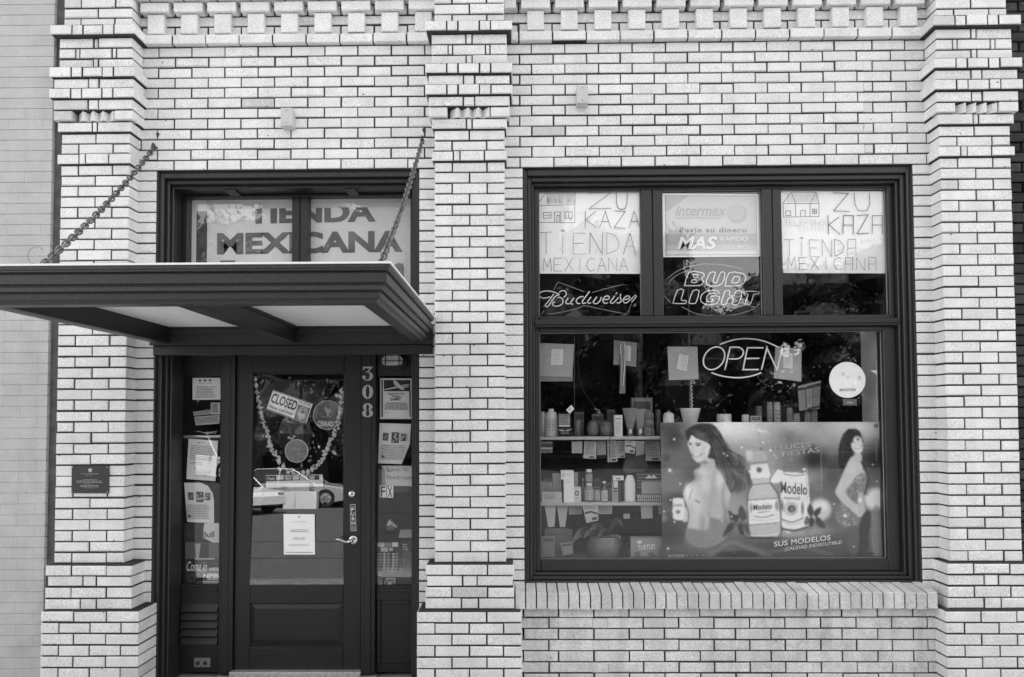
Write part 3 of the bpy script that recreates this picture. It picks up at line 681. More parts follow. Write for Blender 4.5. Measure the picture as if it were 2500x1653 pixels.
for f in (-.045, .045): q.tube([(lx - .004 + f, .204, lz - .038), (lx - .004 + f, .172, lz - .03), (lx - .004 + f, .168, lz + .004), (lx - .004 + f, .172, lz + .038), (lx - .004 + f, .204, lz + .045)], .0035, 6)
q.tube([(lx - .085, .204, lz), (lx - .07, .17, lz), (lx + .062, .17, lz), (lx + .078, .204, lz)], .0035, 6)
q.tube([(x_, .2, z_) for x_, z_ in stadium(lx - .004, lz + .004, .152, .074, 8)], .004, 6, True)
q.build('guard', M_BLACK, lt)
x0, z1 = at(475, 1606, .25); x1, z0 = at(514, 1628, .25); q = MB(); q.cbox(x0, x1, .235, .254, z0, z1)
oc = tag(q.build('outlet_cover', mat('weathered_outlet', .16, .6, .4, noise=.5, scale=90)), 'weathered double outlet cover low under the louvre', 'outlet')
for f in (.28, .72):
    q = MB(); roundel(q, x0 + (x1 - x0) * f, (z0 + z1) / 2, .235, .012, .004); q.build('socket', M_BLACK, oc)

# ------------------------------------------------------------------ signs in the transom over the door
A5 = (400, 380, .30604)
p = Sheet('painted_sign', 'pale painted shop sign with two rows of big grey letters behind the transom', 'sign', [(463, 484), (1008, 476), (1008, 700), (463, 700)], .276, .54)
p.polypx([(262, 445), (347, 445), (342, 1100), (255, 1100)], .05, A5)
p.textpx('TIENDA', 665, 385, 1690, 545, .13, A5, 365, 527, bold=.045); p.textpx('MEXICANA', 425, 617, 1905, 792, .13, A5, 597, 770, bold=.045)
p.polypx([(345, 340), (1990, 315), (1990, 408), (345, 428)], .52, A5); p.polypx([(450, 838), (570, 836), (570, 1000), (450, 1000)], .13, A5)
p.polypx([(1840, 870), (1870, 856), (1905, 862), (1915, 890), (1915, 1000), (1840, 1000)], .22, A5); p.done()

# ------------------------------------------------------------------ signs in the upper panes of the display window
UY = .162
A = (1260, 380, .2679)
p = Sheet('hand_drawn_sign', 'white hand lettered sheet with small house sketch, above the script neon', 'sign', [(1309, 464), (1568, 465), (1568, 668.5), (1309, 668)], UY, .74)
pk = .22; w_ = .0035
for st in ([(205, 430), (275, 330), (300, 455), (535, 445), (540, 335), (275, 330)], [(205, 430), (205, 608), (535, 612), (535, 445)], [(205, 455), (300, 455)], [(250, 520), (318, 515), (318, 568), (250, 572), (250, 520)], [(255, 545), (318, 543)], [(350, 608), (350, 515), (408, 515), (408, 608)], [(372, 608), (372, 545), (395, 545), (395, 608)], [(445, 515), (510, 515), (510, 572), (445, 572), (445, 515)], [(478, 515), (478, 572)]): p.strokepx(st, w_, pk, A)
for k in range(26): x_ = 285 + k * 9.6; p.strokepx([(x_, 338 + random.uniform(0, 10)), (x_ + random.uniform(-6, 6), 430 + random.uniform(-10, 12))], .002, .3, A)
p.penpx('Z', 660, 345, 865, 490, .0055, .2, A); p.penpx('U', 910, 335, 1010, 495, .006, .2, A); p.penpx('"', 590, 335, 625, 380, .003, .4, A); p.penpx('"', 1065, 335, 1105, 370, .003, .5, A)
p.penpx('KAZA', 630, 510, 1122, 665, .005, .2, A, gap=.3); p.penpx('"', 572, 530, 605, 560, .003, .3, A); p.penpx('"', 1108, 490, 1132, 515, .003, .2, A)
p.penpx('TiENDA', 215, 710, 1090, 905, .004, .2, A, gap=.35); p.penpx('MEXICANA', 245, 940, 1012, 1060, .0042, .19, A, gap=.35); p.done()
B_ = (1760, 380, .2679)
p = Sheet('hand_drawn_sign', 'white hand lettered sheet with gabled house sketch and phone scribble, nearest the end pilaster', 'sign', [(1906, 466), (2158, 467), (2164, 667.5), (1912, 666.5)], UY, .70)
for st in ([(565, 432), (640, 335), (865, 335), (893, 432)], [(640, 335), (680, 438), (815, 438), (865, 335)], [(565, 438), (893, 438)], [(565, 438), (570, 562), (893, 555), (893, 438)], [(680, 438), (680, 560)], [(812, 438), (810, 558)], [(590, 505), (635, 505), (635, 547), (590, 547), (590, 505)], [(722, 558), (728, 500), (768, 500), (765, 558)], [(832, 490), (870, 490), (870, 530), (832, 530), (832, 490)], [(850, 490), (850, 530)], [(832, 510), (870, 510)]): p.strokepx(st, .004, .12, B_)
for k in range(22): x_ = 600 + k * 13; p.strokepx([(x_ + 8, 345), (x_, 425)], .002, .3, B_)
p.penpx('ZU', 1015, 345, 1350, 510, .005, .15, B_, gap=.35); p.penpx('KaZa', 968, 550, 1470, 718, .0048, .15, B_, gap=.25)
p.penpx('TELEFONO', 570, 590, 935, 645, .0022, .35, B_); p.penpx('TiENDa', 570, 770, 1222, 925, .004, .2, B_, gap=.35); p.penpx('MEXICaNa', 592, 935, 1400, 1052, .0038, .18, B_, gap=.4)
for k in range(7): p.strokepx([(705 + 35 * k, 655), (700 + 35 * k, 700)], .002, .4, B_)
for k in range(6): p.strokepx([(1255 + 30 * k, 775 + 6 * (k % 2)), (1275 + 30 * k, 795)], .002, .35, B_)
p.done()
Z3 = (1610, 460, .11479)
p = Sheet('money_transfer_poster', 'pale printed money transfer poster in a white border, above the oval neon', 'poster', [(1617, 472), (1853, 474), (1856, 626), (1619, 628)], UY, .72)
p.polypx([(120, 150), (2055, 155), (2085, 1420), (135, 1425)], .1, Z3); p.polypx([(132, 160), (2045, 165), (2072, 1410), (147, 1415)], .56, Z3)
p.polypx([(132, 160), (620, 160), (180, 480), (135, 480)], .42, Z3); p.polypx([(140, 965), (2065, 965), (2070, 1210), (145, 1210)], .40, Z3); p.polypx([(145, 1215), (2070, 1215), (2072, 1330), (147, 1330)], .5, Z3); p.polypx([(147, 1330), (2072, 1330), (2072, 1410), (147, 1415)], .66, Z3)
p.disc(*p.P(1610 + 1650 * .11479, 460 + 540 * .11479), .105, .155, .42); p.disc(*p.P(1610 + 1620 * .11479, 460 + 500 * .11479), .09, .13, .48)
p.textpx('intermex', 340, 370, 1420, 590, .38, Z3, bold=.01, shear=.25); p.textpx('International Money Transfers', 330, 610, 1320, 660, .3, Z3, shear=.2)
p.textpx('Envie su dinero', 425, 835, 1855, 940, .2, Z3, bold=.02, spacing=1.15); p.strokepx([(790, 850), (812, 825)], .003, .2, Z3); p.textpx('MAS', 375, 1030, 1230, 1310, .24, Z3, bold=.04, shear=.25); p.textpx('MAS', 370, 1025, 1225, 1303, .74, Z3, bold=.03, shear=.25)
p.textpx('RAPIDO', 1290, 1030, 1880, 1120, .70, Z3, bold=.02); p.textpx('SEGURO', 1310, 1205, 1880, 1300, .70, Z3, bold=.02); p.done()

# ------------------------------------------------------------------ neon signs (unlit)
def smooth(pts, k=4, closed=False):
    P_ = [np.array(p_, float) for p_ in pts]; n = len(P_); out = []
    for i in range(n if closed else n - 1):
        p0 = P_[(i - 1) % n] if (i or closed) else P_[0]; p1 = P_[i]; p2 = P_[(i + 1) % n]; p3 = P_[(i + 2) % n] if (closed or i < n - 2) else P_[-1]
        for j in range(k):
            t = j / k; out.append(.5 * (2 * p1 + (p2 - p0) * t + (2 * p0 - 5 * p1 + 4 * p2 - p3) * t * t + (3 * p1 - p0 - 3 * p2 + p3) * t ** 3))
    if not closed: out.append(P_[-1])
    return out
def neon(name, label, tr, Y, bright, dim, r, closed=False, rd=.0035, kk=4):
    ox, oy, sc = tr; xs = [at(ox + sc * q[0], oy + sc * q[1], Y) for st in bright for q in st]
    t = thing(name, label, 'neon sign', (sum(x for x, _ in xs) / len(xs), Y, min(z for _, z in xs)))
    def tubes(sts, rr, cl):
        m_ = MB()
        for st in sts:
            pts = smooth(st, kk, cl); pts = [at(ox + sc * a, oy + sc * b_, Y) for a, b_ in pts]; m_.tube([(x, Y, z) for x, z in pts], rr, 7, cl)
        return m_
    tubes(bright, r, closed).build('letter_tubes', M_NEON, t, True)
    if dim: tubes(dim, rd, False).build('outline_tubes', M_NEONDIM, t, True)
    s_ = MB()
    for st in bright:                       # small stand-offs and a rear grid that carry the glass
        x, z = at(ox + sc * st[0][0], oy + sc * st[0][1], Y); s_.tube([(x, Y, z), (x, Y + .035, z)], .003, 5)
    zm_ = sum(z for _, z in xs) / len(xs); s_.tube([(min(x for x, _ in xs), Y + .035, zm_), (max(x for x, _ in xs), Y + .035, zm_)], .004, 5)
    s_.build('support_bracket', M_BLACK, t)
    return t
ZB = (1300, 660, .11804)
neon('script_neon_sign', 'unlit neon beer name in flowing script inside a thin bow tie outline', ZB, .215, [
    [(360, 545), (300, 570), (210, 575), (150, 540), (140, 490), (180, 450), (250, 432), (330, 430), (420, 445), (500, 475), (560, 505)],
    [(440, 490), (380, 570), (310, 660), (262, 720), (275, 750), (310, 752), (350, 710), (410, 620), (470, 545), (510, 515), (555, 512)],
    [(555, 460), (590, 430), (640, 420), (685, 445), (700, 490), (680, 530), (640, 565)],
    [(520, 565), (570, 560), (615, 590), (632, 640), (610, 700), (550, 735), (480, 745), (430, 730), (412, 695), (430, 665), (470, 660)],
    [(740, 570), (700, 630), (685, 670), (710, 692), (765, 690)], [(860, 570), (800, 650), (785, 680), (805, 698), (840, 695)],
    [(1055, 545), (990, 550), (930, 590), (905, 640), (925, 680), (990, 690)], [(1180, 435), (1110, 530), (1050, 610), (1030, 660), (1050, 690), (1105, 670)],
    [(1210, 550), (1160, 620), (1140, 660), (1160, 685), (1210, 670)], [(1330, 550), (1270, 630), (1258, 665), (1290, 690), (1350, 680), (1400, 620), (1425, 555)],
    [(1480, 605), (1560, 600), (1590, 560), (1560, 535), (1510, 540), (1465, 590), (1460, 640), (1490, 685), (1560, 670)],
    [(1700, 530), (1640, 610), (1610, 650), (1630, 680), (1680, 670), (1780, 565)], [(1745, 465), (1725, 495)],
    [(1825, 490), (1815, 560), (1835, 620), (1820, 660), (1780, 680), (1740, 665)],
    [(1900, 605), (1960, 600), (2010, 560), (1985, 530), (1930, 545), (1880, 600), (1880, 650), (1920, 680), (1970, 660), (2090, 550)],
    [(2090, 545), (2130, 525), (2145, 550), (2050, 660)]],
    [[(440, 410), (520, 260), (640, 285), (1070, 445)], [(1235, 460), (1500, 385), (1900, 290)], [(190, 920), (240, 825)], [(290, 915), (600, 870), (900, 800), (1040, 745), (1130, 740), (1350, 790), (1880, 895)], [(1960, 910), (2050, 690)]], .0042)
ZL = (1610, 620, .11383)
neon('block_neon_sign', 'unlit neon beer sign of outlined block letters in an oval, middle upper pane', ZL, .215, [
    [(635, 395), (880, 395), (950, 430), (955, 480), (905, 530), (940, 580), (920, 640), (840, 680), (560, 680), (545, 650)], [(730, 450), (800, 445), (830, 470), (800, 500), (730, 495)], [(700, 560), (780, 560), (805, 590), (770, 615), (690, 610)],
    [(1090, 400), (1205, 400), (1180, 470), (1150, 590), (1190, 625), (1240, 590), (1310, 400), (1400, 405), (1380, 560), (1320, 650), (1220, 690), (1090, 690), (1015, 650), (1010, 570)],
    [(1490, 405), (1740, 410), (1830, 450), (1850, 520), (1820, 610), (1720, 680), (1430, 690), (1415, 660)], [(1600, 490), (1690, 490), (1720, 530), (1680, 610), (1555, 620), (1570, 560)],
    [(390, 775), (520, 780), (460, 985), (570, 1000), (550, 1065), (310, 1060), (295, 1030)], [(720, 790), (850, 795), (790, 1030), (740, 1065), (640, 1060), (640, 1000)],
    [(1285, 830), (1220, 785), (1080, 785), (960, 830), (890, 910), (890, 1010), (960, 1070), (1110, 1085), (1240, 1050), (1285, 910), (1110, 910), (1105, 960), (1155, 980), (1120, 1020), (1050, 1025), (1010, 990), (1015, 920), (1080, 850), (1170, 840), (1240, 865)],
    [(1410, 800), (1510, 800), (1500, 870), (1530, 905), (1600, 895), (1640, 800), (1765, 805), (1700, 1070), (1560, 1075), (1590, 960), (1530, 935), (1470, 960), (1430, 1075), (1325, 1070)],
    [(1830, 805), (2130, 810), (2120, 865), (2020, 870), (1960, 1070), (1850, 1080), (1840, 1050), (1900, 870), (1825, 840)]],
    [[(150, 540), (350, 390), (600, 280), (900, 225), (1050, 215), (1400, 240), (1800, 330)], [(200, 650), (260, 540), (420, 430), (560, 380)], [(90, 890), (250, 1060)], [(470, 1130), (700, 1250), (900, 1310), (1250, 1330), (1600, 1310), (1900, 1230), (2100, 1130), (2150, 1030)]], .0036, True, .004, 2)
ZO = (1580, 780, .25295)
ell = [(645 + 78 * math.cos(a) - 26 * math.sin(a), 375 - 22 * math.cos(a) + 108 * math.sin(a) * 1.0) for a in [2 * math.pi * k / 16 for k in range(17)]]
ell = [(645 + 100 * math.cos(a) - .24 * 110 * math.sin(a) * 1.0, 375 + 110 * math.sin(a)) for a in [2 * math.pi * k / 18 for k in range(19)]]
def corner(pts, r=9):                                             # keep bends crisp: add points just before and after each corner
    o = [pts[0]]
    for i in range(1, len(pts) - 1):
        for q, f in ((pts[i - 1], 1), (pts[i + 1], 1)):
            d_ = math.hypot(q[0] - pts[i][0], q[1] - pts[i][1]); o.append((pts[i][0] + (q[0] - pts[i][0]) * r / d_, pts[i][1] + (q[1] - pts[i][1]) * r / d_))
    return o + [pts[-1]]
neon('open_neon_sign', 'unlit neon sign spelling open between two curved arcs, top of the big pane', ZO, .215, [ell, corner([(750, 487), (800, 270), (885, 270)]) + [(925, 300), (920, 345), (875, 380), (790, 380)], corner([(1122, 274), (968, 274), (925, 484), (1075, 484)]), [(950, 378), (1080, 375)], corner([(1103, 487), (1155, 275), (1253, 487), (1305, 275)]),
     [(700, 240), (840, 195), (985, 185), (1130, 210), (1270, 270)], [(620, 515), (730, 548), (870, 563), (1000, 548), (1100, 515)]], None, .0052)

# ------------------------------------------------------------------ things behind the big pane
BY = .165
def card(label, outer, inner, tr, Y, g, gi, group='cards hung in the display window'):
    ox, oy, sc = tr; p = Sheet('display_card', label, 'card', [(ox + sc * a, oy + sc * b_) for a, b_ in outer], Y, g, group=group)
    p.polypx(inner, gi, tr); q = [p.P(ox + sc * a, oy + sc * b_) for a, b_ in inner]
    u0, u1 = q[0][0] + .05, q[1][0] - .05; v0, v1 = q[0][1] + .05, q[2][1] - .05; p.lines(u0, v0, u1, v1, 6, gi * .7); return p.done()
C3 = (1280, 780, .1913)
card('grey card with white slip, doubled over a second sheet, by the window jamb', [(200, 300), (640, 318), (612, 735), (202, 722)], [(350, 378), (495, 380), (490, 580), (338, 578)], C3, .20, .26, .55)
p = Sheet('display_card', 'lower grey sheet peeping out under the card by the jamb', 'card', [((1280 + .1913 * a), (780 + .1913 * b_)) for a, b_ in ((203, 700), (622, 715), (620, 790), (205, 792))], .204, .16, 'cards hung in the display window'); p.done()
card('small tilted grey card behind the hanging plastic strip', [(1145, 262), (1440, 295), (1425, 603), (1138, 576)], [(1285, 330), (1360, 338), (1355, 532), (1298, 525)], C3, .22, .17, .5)
card('grey card with tilted white slip just before the letter O of the open sign', [(195, 262), (485, 262), (497, 578), (210, 585)], [(310, 330), (400, 352), (380, 498), (283, 475)], ZO, .24, .27, .55)
card('grey card with white slip partly behind the letter N of the open sign', [(1238, 255), (1490, 288), (1488, 600), (1222, 567)], [(1315, 318), (1405, 325), (1402, 475), (1312, 465)], ZO, .24, .28, .6)
q = MB(); P3 = [at(1280 + .1913 * a, 780 + .1913 * b_, .205) for a, b_ in ((1225, 320), (1290, 300), (1295, 560), (1288, 945), (1214, 945), (1222, 600))]
q.prism(P3, .203, .2045, .16); lo_ = MB(); cu = [at(1280 + .1913 * a, 780 + .1913 * b_, .2) for a, b_ in smooth([(1228, 440), (1226, 340), (1250, 300), (1272, 295), (1284, 360), (1284, 560), (1270, 720), (1262, 850)], 4)]
o = tag(q.build('plastic_strip', M_PLASTIC), 'long looped clear plastic hanger strip in front of the tilted card', 'hanger'); lo_.tube([(x, .2, z) for x, z in cu], .0022, 5, tone=.7)
cu = [at(1280 + .1913 * a, 780 + .1913 * b_, .2) for a, b_ in ((1240, 400), (1246, 600), (1240, 860))]; lo_.tube([(x, .2, z) for x, z in cu], .0018, 5, tone=.5); lo_.build('loop', M_PLASTIC, o, True)
cx_, cz_ = at(2068.8, 927.5, BY); n = 40; rr = .1185
p = Sheet('round_sticker', 'round white sticker with one short black word, high in the big pane', 'sticker', [(cx_ - rr, cz_ + rr), (cx_ + rr, cz_ + rr), (cx_ + rr, cz_ - rr), (cx_ - rr, cz_ - rr)], BY, .74, px=False, outline=[(.5 + .5 * math.cos(2 * math.pi * k / n), .5 + .5 * math.sin(2 * math.pi * k / n)) for k in range(n)])
p.textpx('REVOLUTION', 1858, 668, 2010, 695, .06, ZO, bold=.02, y0r=666, y1r=691); p.disc(.38, .34, .05, .05, .66, 12); p.polypx([(1925, 545), (1945, 540), (1950, 560), (1935, 575)], .62, ZO); p.polypx([(2035, 545), (2060, 545), (2062, 580), (2037, 580)], .6, ZO); p.done()
p = Sheet('small_sticker', 'small dark square sticker just under the round white one', 'sticker', [(1580 + .253 * a, 780 + .253 * b_) for a, b_ in ((1890, 768), (2022, 768), (2022, 830), (1890, 830))], BY, .12); p.bar(.28, .4, .72, .7, .3); p.done()
p = Sheet('paper_scrap', 'torn white paper scrap on the pale reveal', 'paper', [(1580 + .253 * a, 780 + .253 * b_) for a, b_ in ((2150, 492), (2218, 490), (2220, 545), (2200, 520))], BY + .02, .75); p.done()

# shelves across the window, deck below
Z1S = at(1450, 1066, .30)[1]; Z2S = at(1450, 1227, .30)[1]; ZD = at(1450, 1366, .26)[1]
for zt, lab in ((Z1S, 'upper pale shelf board across the display window'), (Z2S, 'lower pale shelf board across the display window')):
    q = MB(); q.cbox(.10, 2.335, .30, .56, zt - .022, zt); tag(q.build('shelf_board', mat('shelf_paint', .42, .6, .3, noise=.1)), lab, 'shelf', 'display window shelves')
q = MB(); q.cbox(.06, 2.40, .201, .95, ZD - .05, ZD); tag(q.build('window_deck', mat('deck_grey', .2, .7, .3, noise=.2)), 'grey boarded window deck under the shelves', 'deck')
q = MB()
for x in (.135, 1.22): q.tube([(x, .58, ZD), (x, .58, 2.9)], .006, 6)
tag(q.build('shelf_upright', M_STEEL), 'thin metal uprights behind the shelf boards', 'shelf upright')

def item(name, label, cat, box, tr, Y, depth, g, zb=None, m=None, group=None, draw=None, tilt=None):
    ox, oy, sc = tr; x0, y0, x1, y1 = box
    X0, Z1 = at(ox + sc * x0, oy + sc * y0, Y); X1, Z0 = at(ox + sc * x1, oy + sc * y1, Y); Z0 = Z0 if zb is None else zb
    p = Sheet(name, label, cat, [(X0, Z1), (X1, Z1), (X1, Z0), (X0, Z0)], Y, g, px=False, thick=depth, m=m or M_CARD, group=group)
    if draw: draw(p)
    return p.done()
def round_item(name, label, cat, box, tr, Y, prof, g, zb, cap=None, band=None, m=None, group=None, sy=1.):
    "prof: (radius fraction, height fraction) pairs; cap=(from fraction, radius fraction, tone); band=(from, to, radius, tone)"
    ox, oy, sc = tr; x0, y0, x1, y1 = box
    X0, Z1 = at(ox + sc * x0, oy + sc * y0, Y); X1, _ = at(ox + sc * x1, oy + sc * y0, Y); r_ = (X1 - X0) / 2; h_ = Z1 - zb; cx = (X0 + X1) / 2; cy = Y + r_
    q = MB(); q.lathe([(r_ * a, h_ * f) for a, f in prof], cx, cy, zb, 20, sy=sy, tone=g); o = tag(q.build(name, m or M_PLASTIC, None, True), label, cat, group)
    if cap: q = MB(); q.lathe([(r_ * cap[1], h_ * cap[0]), (r_ * cap[1], h_ * .985), (r_ * cap[1] * .9, h_)], cx, cy, zb, 16, sy=sy, tone=cap[2]); q.build('cap', M_PLASTIC, o)
    if band:
        q = MB(); q.lathe([(r_ * band[2], h_ * band[0]), (r_ * band[2], h_ * band[1])], cx, cy, zb, 20, sy=sy, tone=band[3])
        for i, f in enumerate((.25, .45, .6, .75)):
            zz = h_ * (band[0] + (band[1] - band[0]) * f); q.add([(cx - r_ * band[2] * .5, cy - r_ * band[2] * sy * .88 - .003, zb + zz), (cx + r_ * band[2] * .5, cy - r_ * band[2] * sy * .88 - .003, zb + zz), (cx + r_ * band[2] * .5, cy - r_ * band[2] * sy * .88 - .003, zb + zz + h_ * .025), (cx - r_ * band[2] * .5, cy - r_ * band[2] * sy * .88 - .003, zb + zz + h_ * .025)], [(0, 1, 2, 3)], band[3] * .4)
        q.build('label_band', M_CARD, o)
    return o
CYL = [(1, 0), (1, .93), (.92, 1)]; BOT = [(.95, 0), (1, .05), (1, .6), (.85, .72), (.4, .84), (.36, .95), (.36, .97)]
JAR = [(.7, 0), (.9, .12), (1, .4), (.97, .65), (.78, .85), (.75, .9)]
S1 = 'goods on the upper window shelf'; S2 = 'goods on the lower window shelf'; YS = .33
round_item('canister', 'pale narrow canister at the jamb end of the upper shelf', 'canister', (200, 1175, 262, 1495), C3, .36, CYL, .38, Z1S, group=S1)
round_item('jug', 'white detergent jug with printed face on the upper shelf', 'bottle', (258, 1140, 432, 1495), C3, YS, [(.95, 0), (1, .04), (1, .72), (.8, .86), (.34, .92), (.34, .95)], .62, Z1S, cap=(.92, .4, .7), band=(.08, .66, 1.012, .5), group=S1, sy=.6)
def blackbox(p): p.bar(.02, .14, .9, .50, .3); p.bar(.02, .52, .9, .58, .6); p.lines(.15, .82, .85, .92, 2, .25, centre=True); p.bar(.0, .08, .92, .11, .5); p.lines(.1, .18, .8, .46, 5, .18)
item('carton', 'tall black carton with grey label band and white stripe', 'box', (437, 1190, 600, 1495), C3, YS, .09, .02, Z1S, group=S1, draw=blackbox)
p = Sheet('price_tag', 'tilted white price tag poking above the black carton', 'tag', [(1280 + .1913 * a, 780 + .1913 * b_) for a, b_ in ((535, 1155), (600, 1090), (637, 1140), (580, 1205))], .31, .7); p.lines(.2, .25, .8, .7, 2, .25); p.done()
round_item('thin_jar', 'thin dim jar beside the black carton', 'jar', (640, 1285, 722, 1495), C3, YS, CYL, .12, Z1S, cap=(.86, .95, .06), group=S1)
round_item('round_jar', 'bulging glazed jar beside the thin dim jar', 'jar', (808, 1285, 948, 1492), C3, YS, JAR, .10, Z1S, cap=(.86, .62, .05), band=(.3, .62, 1.01, .14), group=S1)
round_item('round_jar', 'bulging glazed jar touching the white carton', 'jar', (972, 1285, 1148, 1492), C3, YS, JAR, .12, Z1S, cap=(.86, .62, .05), band=(.3, .62, 1.01, .17), group=S1)
item('carton', 'white upright carton between round jar and squeeze tubes', 'box', (1150, 1220, 1255, 1495), C3, .31, .06, .58, Z1S, group=S1, draw=lambda p: (p.bar(.1, .15, .8, .19, .12), p.lines(.15, .3, .8, .9, 8, .4)))
def tube_item(label, x0, x1, y0, gp):
    X0, Zt = at(1280 + .1913 * x0, 780 + .1913 * y0, YS); X1, _ = at(1280 + .1913 * x1, 0, YS); cx = (X0 + X1) / 2; hw = (X1 - X0) / 2; q = MB(); vs = []
    for f, a, d_ in ((0, .38, .018), (.28, .40, .018), (.3, .5, .02), (1, 1, .002)):
        z = Z1S + (Zt - Z1S) * f
        for k in range(14): an = 2 * math.pi * k / 14; vs.append((cx + hw * a * math.cos(an), YS + .03 + d_ * math.sin(an), z))
    q.add(vs, [(i * 14 + k, i * 14 + (k + 1) % 14, (i + 1) * 14 + (k + 1) % 14, (i + 1) * 14 + k) for i in range(3) for k in range(14)] + [tuple(range(14))[::-1], tuple(range(42, 56))], .16)
    o = tag(q.build('squeeze_tube', M_PLASTIC), label, 'tube', S1); q = MB(); q.cbox(cx - .01, cx + .008, YS + .004, YS + .0055, Z1S + .02, Z1S + .05, .001, .55); q.build('sticker', M_CARD, o)
tube_item('dark squeeze tube standing cap down beside the white carton', 1262, 1398, 1130, 0); tube_item('dark squeeze tube standing cap down beside the ribbed canister', 1400, 1512, 1142, 0)
round_item('ribbed_canister', 'dim ribbed canister near the shelf end with a pale chip', 'canister', (1530, 1150, 1668, 1492), C3, YS, [(1, 0), (1, .3), (.94, .31), (.94, .34), (1, .35), (1, .6), (.94, .61), (.94, .64), (1, .65), (.95, .85), (.5, .95), (.45, 1)], .12, Z1S, band=(.02, .28, 1.01, .18), group=S1)
round_item('canister', 'very dim slim canister at the edge of the banner', 'canister', (1680, 1150, 1745, 1492), C3, .36, CYL, .07, Z1S, group=S1)
# behind the banner's upper edge
round_item('bottle', 'little white bottle with black cap above the banner corner', 'bottle', (165, 870, 270, 1180), ZO, YS, [(1, 0), (1, .78), (.75, .87), (.3, .90), (.3, .93)], .6, Z1S, cap=(.9, .3, .03), band=(.3, .62, 1.01, .7), group=S1)
po = round_item('flower_pot', 'white flared flower pot with a single twisted stem', 'pot', (375, 857, 480, 1180), ZO, .32, [(.9, 0), (1.1, .3), (1.35, .6), (1.9, .97), (1.95, 1), (1.8, 1), (1.7, .97)], .62, Z1S, group=S1)
q = MB(); x, z0_ = at(1580 + .253 * 432, 780 + .253 * 862, .38); pts = []
for k in range(34): t = k / 33; pts.append((x + .006 * math.cos(k * 1.4) - .004 * t, .38 + .006 * math.sin(k * 1.4), z0_ + t * .19))
pts += [(x + .006, .38, z0_ + .195), (x + .018, .38, z0_ + .185), (x + .02, .38, z0_ + .17)]
q.tube(pts, [.0042 + .0018 * (k % 2) for k in range(len(pts))], 6, tone=.5); q.build('twisted_stem', M_PLASTIC, po, True)
round_item('cup', 'broad white cup showing above the banner edge', 'cup', (692, 912, 832, 1180), ZO, YS, CYL, .6, Z1S, group=S1)
item('carton', 'low pale carton beside the handled cup', 'box', (1000, 930, 1110, 1180), ZO, YS, .06, .34, Z1S, group=S1, draw=lambda p: (p.bar(.12, .06, .88, .2, .1), p.lines(.2, .08, .8, .18, 2, .4)))
item('carton', 'slim dim carton standing just behind the low pale one', 'box', (1065, 835, 1112, 1180), ZO, .41, .04, .16, Z1S, group=S1)
round_item('cup', 'small white cup with a dark handle above the banner', 'cup', (925, 918, 992, 1180), ZO, YS, CYL, .55, Z1S, cap=(.93, .7, .1), group=S1)
for lab, a, e, y0, g_ in (('tall patterned spray can, first of the row above the banner', 1165, 1216, 795, .16), ('tall patterned spray can with pale cap, second of the row', 1230, 1296, 797, .22), ('dim slim can, third of the row above the banner', 1358, 1412, 850, .13), ('short mottled can, fourth of the row above the banner', 1420, 1482, 905, .2), ('mottled can under the hanging bag', 1530, 1585, 880, .18), ('can with a pale cap under the hanging bag', 1588, 1652, 868, .16)):
    round_item('spray_can', lab, 'can', (a, y0, e, 1180), ZO, YS, CYL, g_, Z1S, cap=(.93 if g_ < .2 else .9, .8, .45 if 'pale' in lab else .1), band=(.2, .9, 1.012, g_ * 1.3), group='cans above the banner')
p = Sheet('snack_bag', 'striped foil bag hanging askew near the round white sticker', 'bag', [(1580 + .253 * a, 780 + .253 * b_) for a, b_ in ((1455, 642), (1676, 588), (1662, 862), (1470, 880))], .29, .2, thick=.012, m=M_PLASTIC)
p.poly([(0, .09), (1, .09), (1, .2), (0, .2)], .04); p.poly([(0, .02), (1, .02), (1, .07), (0, .07)], .32); p.poly([(.34, .22), (.62, .22), (.62, .92), (.38, .92)], .28); p.poly([(.30, .2), (.34, .2), (.38, .92), (.34, .92)], .06); p.poly([(.62, .2), (.65, .2), (.65, .9), (.62, .9)], .08); p.poly([(.4, .92), (1, .88), (1, .96), (.4, 1)], .05); p.lines(.39, .3, .6, .8, 9, .14); p.done()

C5 = (1300, 1040, .22958)
item('carton', 'grey carton low against the jamb on the lower shelf', 'box', (92, 597, 212, 805), C5, .36, .1, .22, Z2S, group=S2, draw=lambda p: p.lines(.2, .3, .9, .45, 2, .1))
item('soap_pack', 'wide pale wrapped pack lying on the lower shelf', 'pack', (100, 702, 312, 805), C5, .31, .05, .42, Z2S, m=M_PLASTIC, group=S2, draw=lambda p: p.lines(.15, .2, .8, .7, 3, .3))
item('carton', 'plain grey carton behind the pale wrapped pack', 'box', (214, 508, 308, 805), C5, .38, .06, .34, Z2S, group=S2)
item('carton', 'tall bright white carton on the lower shelf', 'box', (333, 572, 443, 808), C5, .31, .07, .74, Z2S, group=S2, draw=lambda p: p.lines(.15, .08, .6, .18, 2, .4))
zt = at(1300 + .2296 * 380, 1040 + .2296 * 572, .31)[1] + .001
item('carton', 'white carton with ring mark lying on top of the tall one', 'box', (303, 475, 438, 570), C5, .31, .07, .74, zt, group=S2, draw=lambda p: (p.disc(.2, .45, .1, .22, .25), p.disc(.2, .45, .06, .13, .7), p.lines(.4, .3, .9, .6, 2, .45)))
item('carton', 'slim grey carton just behind the tall white one', 'box', (440, 497, 487, 805), C5, .40, .05, .3, Z2S, group=S2)
item('carton', 'white carton with a dark round emblem on the lower shelf', 'box', (442, 652, 517, 803), C5, .33, .06, .55, Z2S, group=S2, draw=lambda p: (p.disc(.4, .4, .33, .19, .1), p.disc(.4, .4, .2, .11, .4), p.bar(.1, .72, .8, .76, .2)))
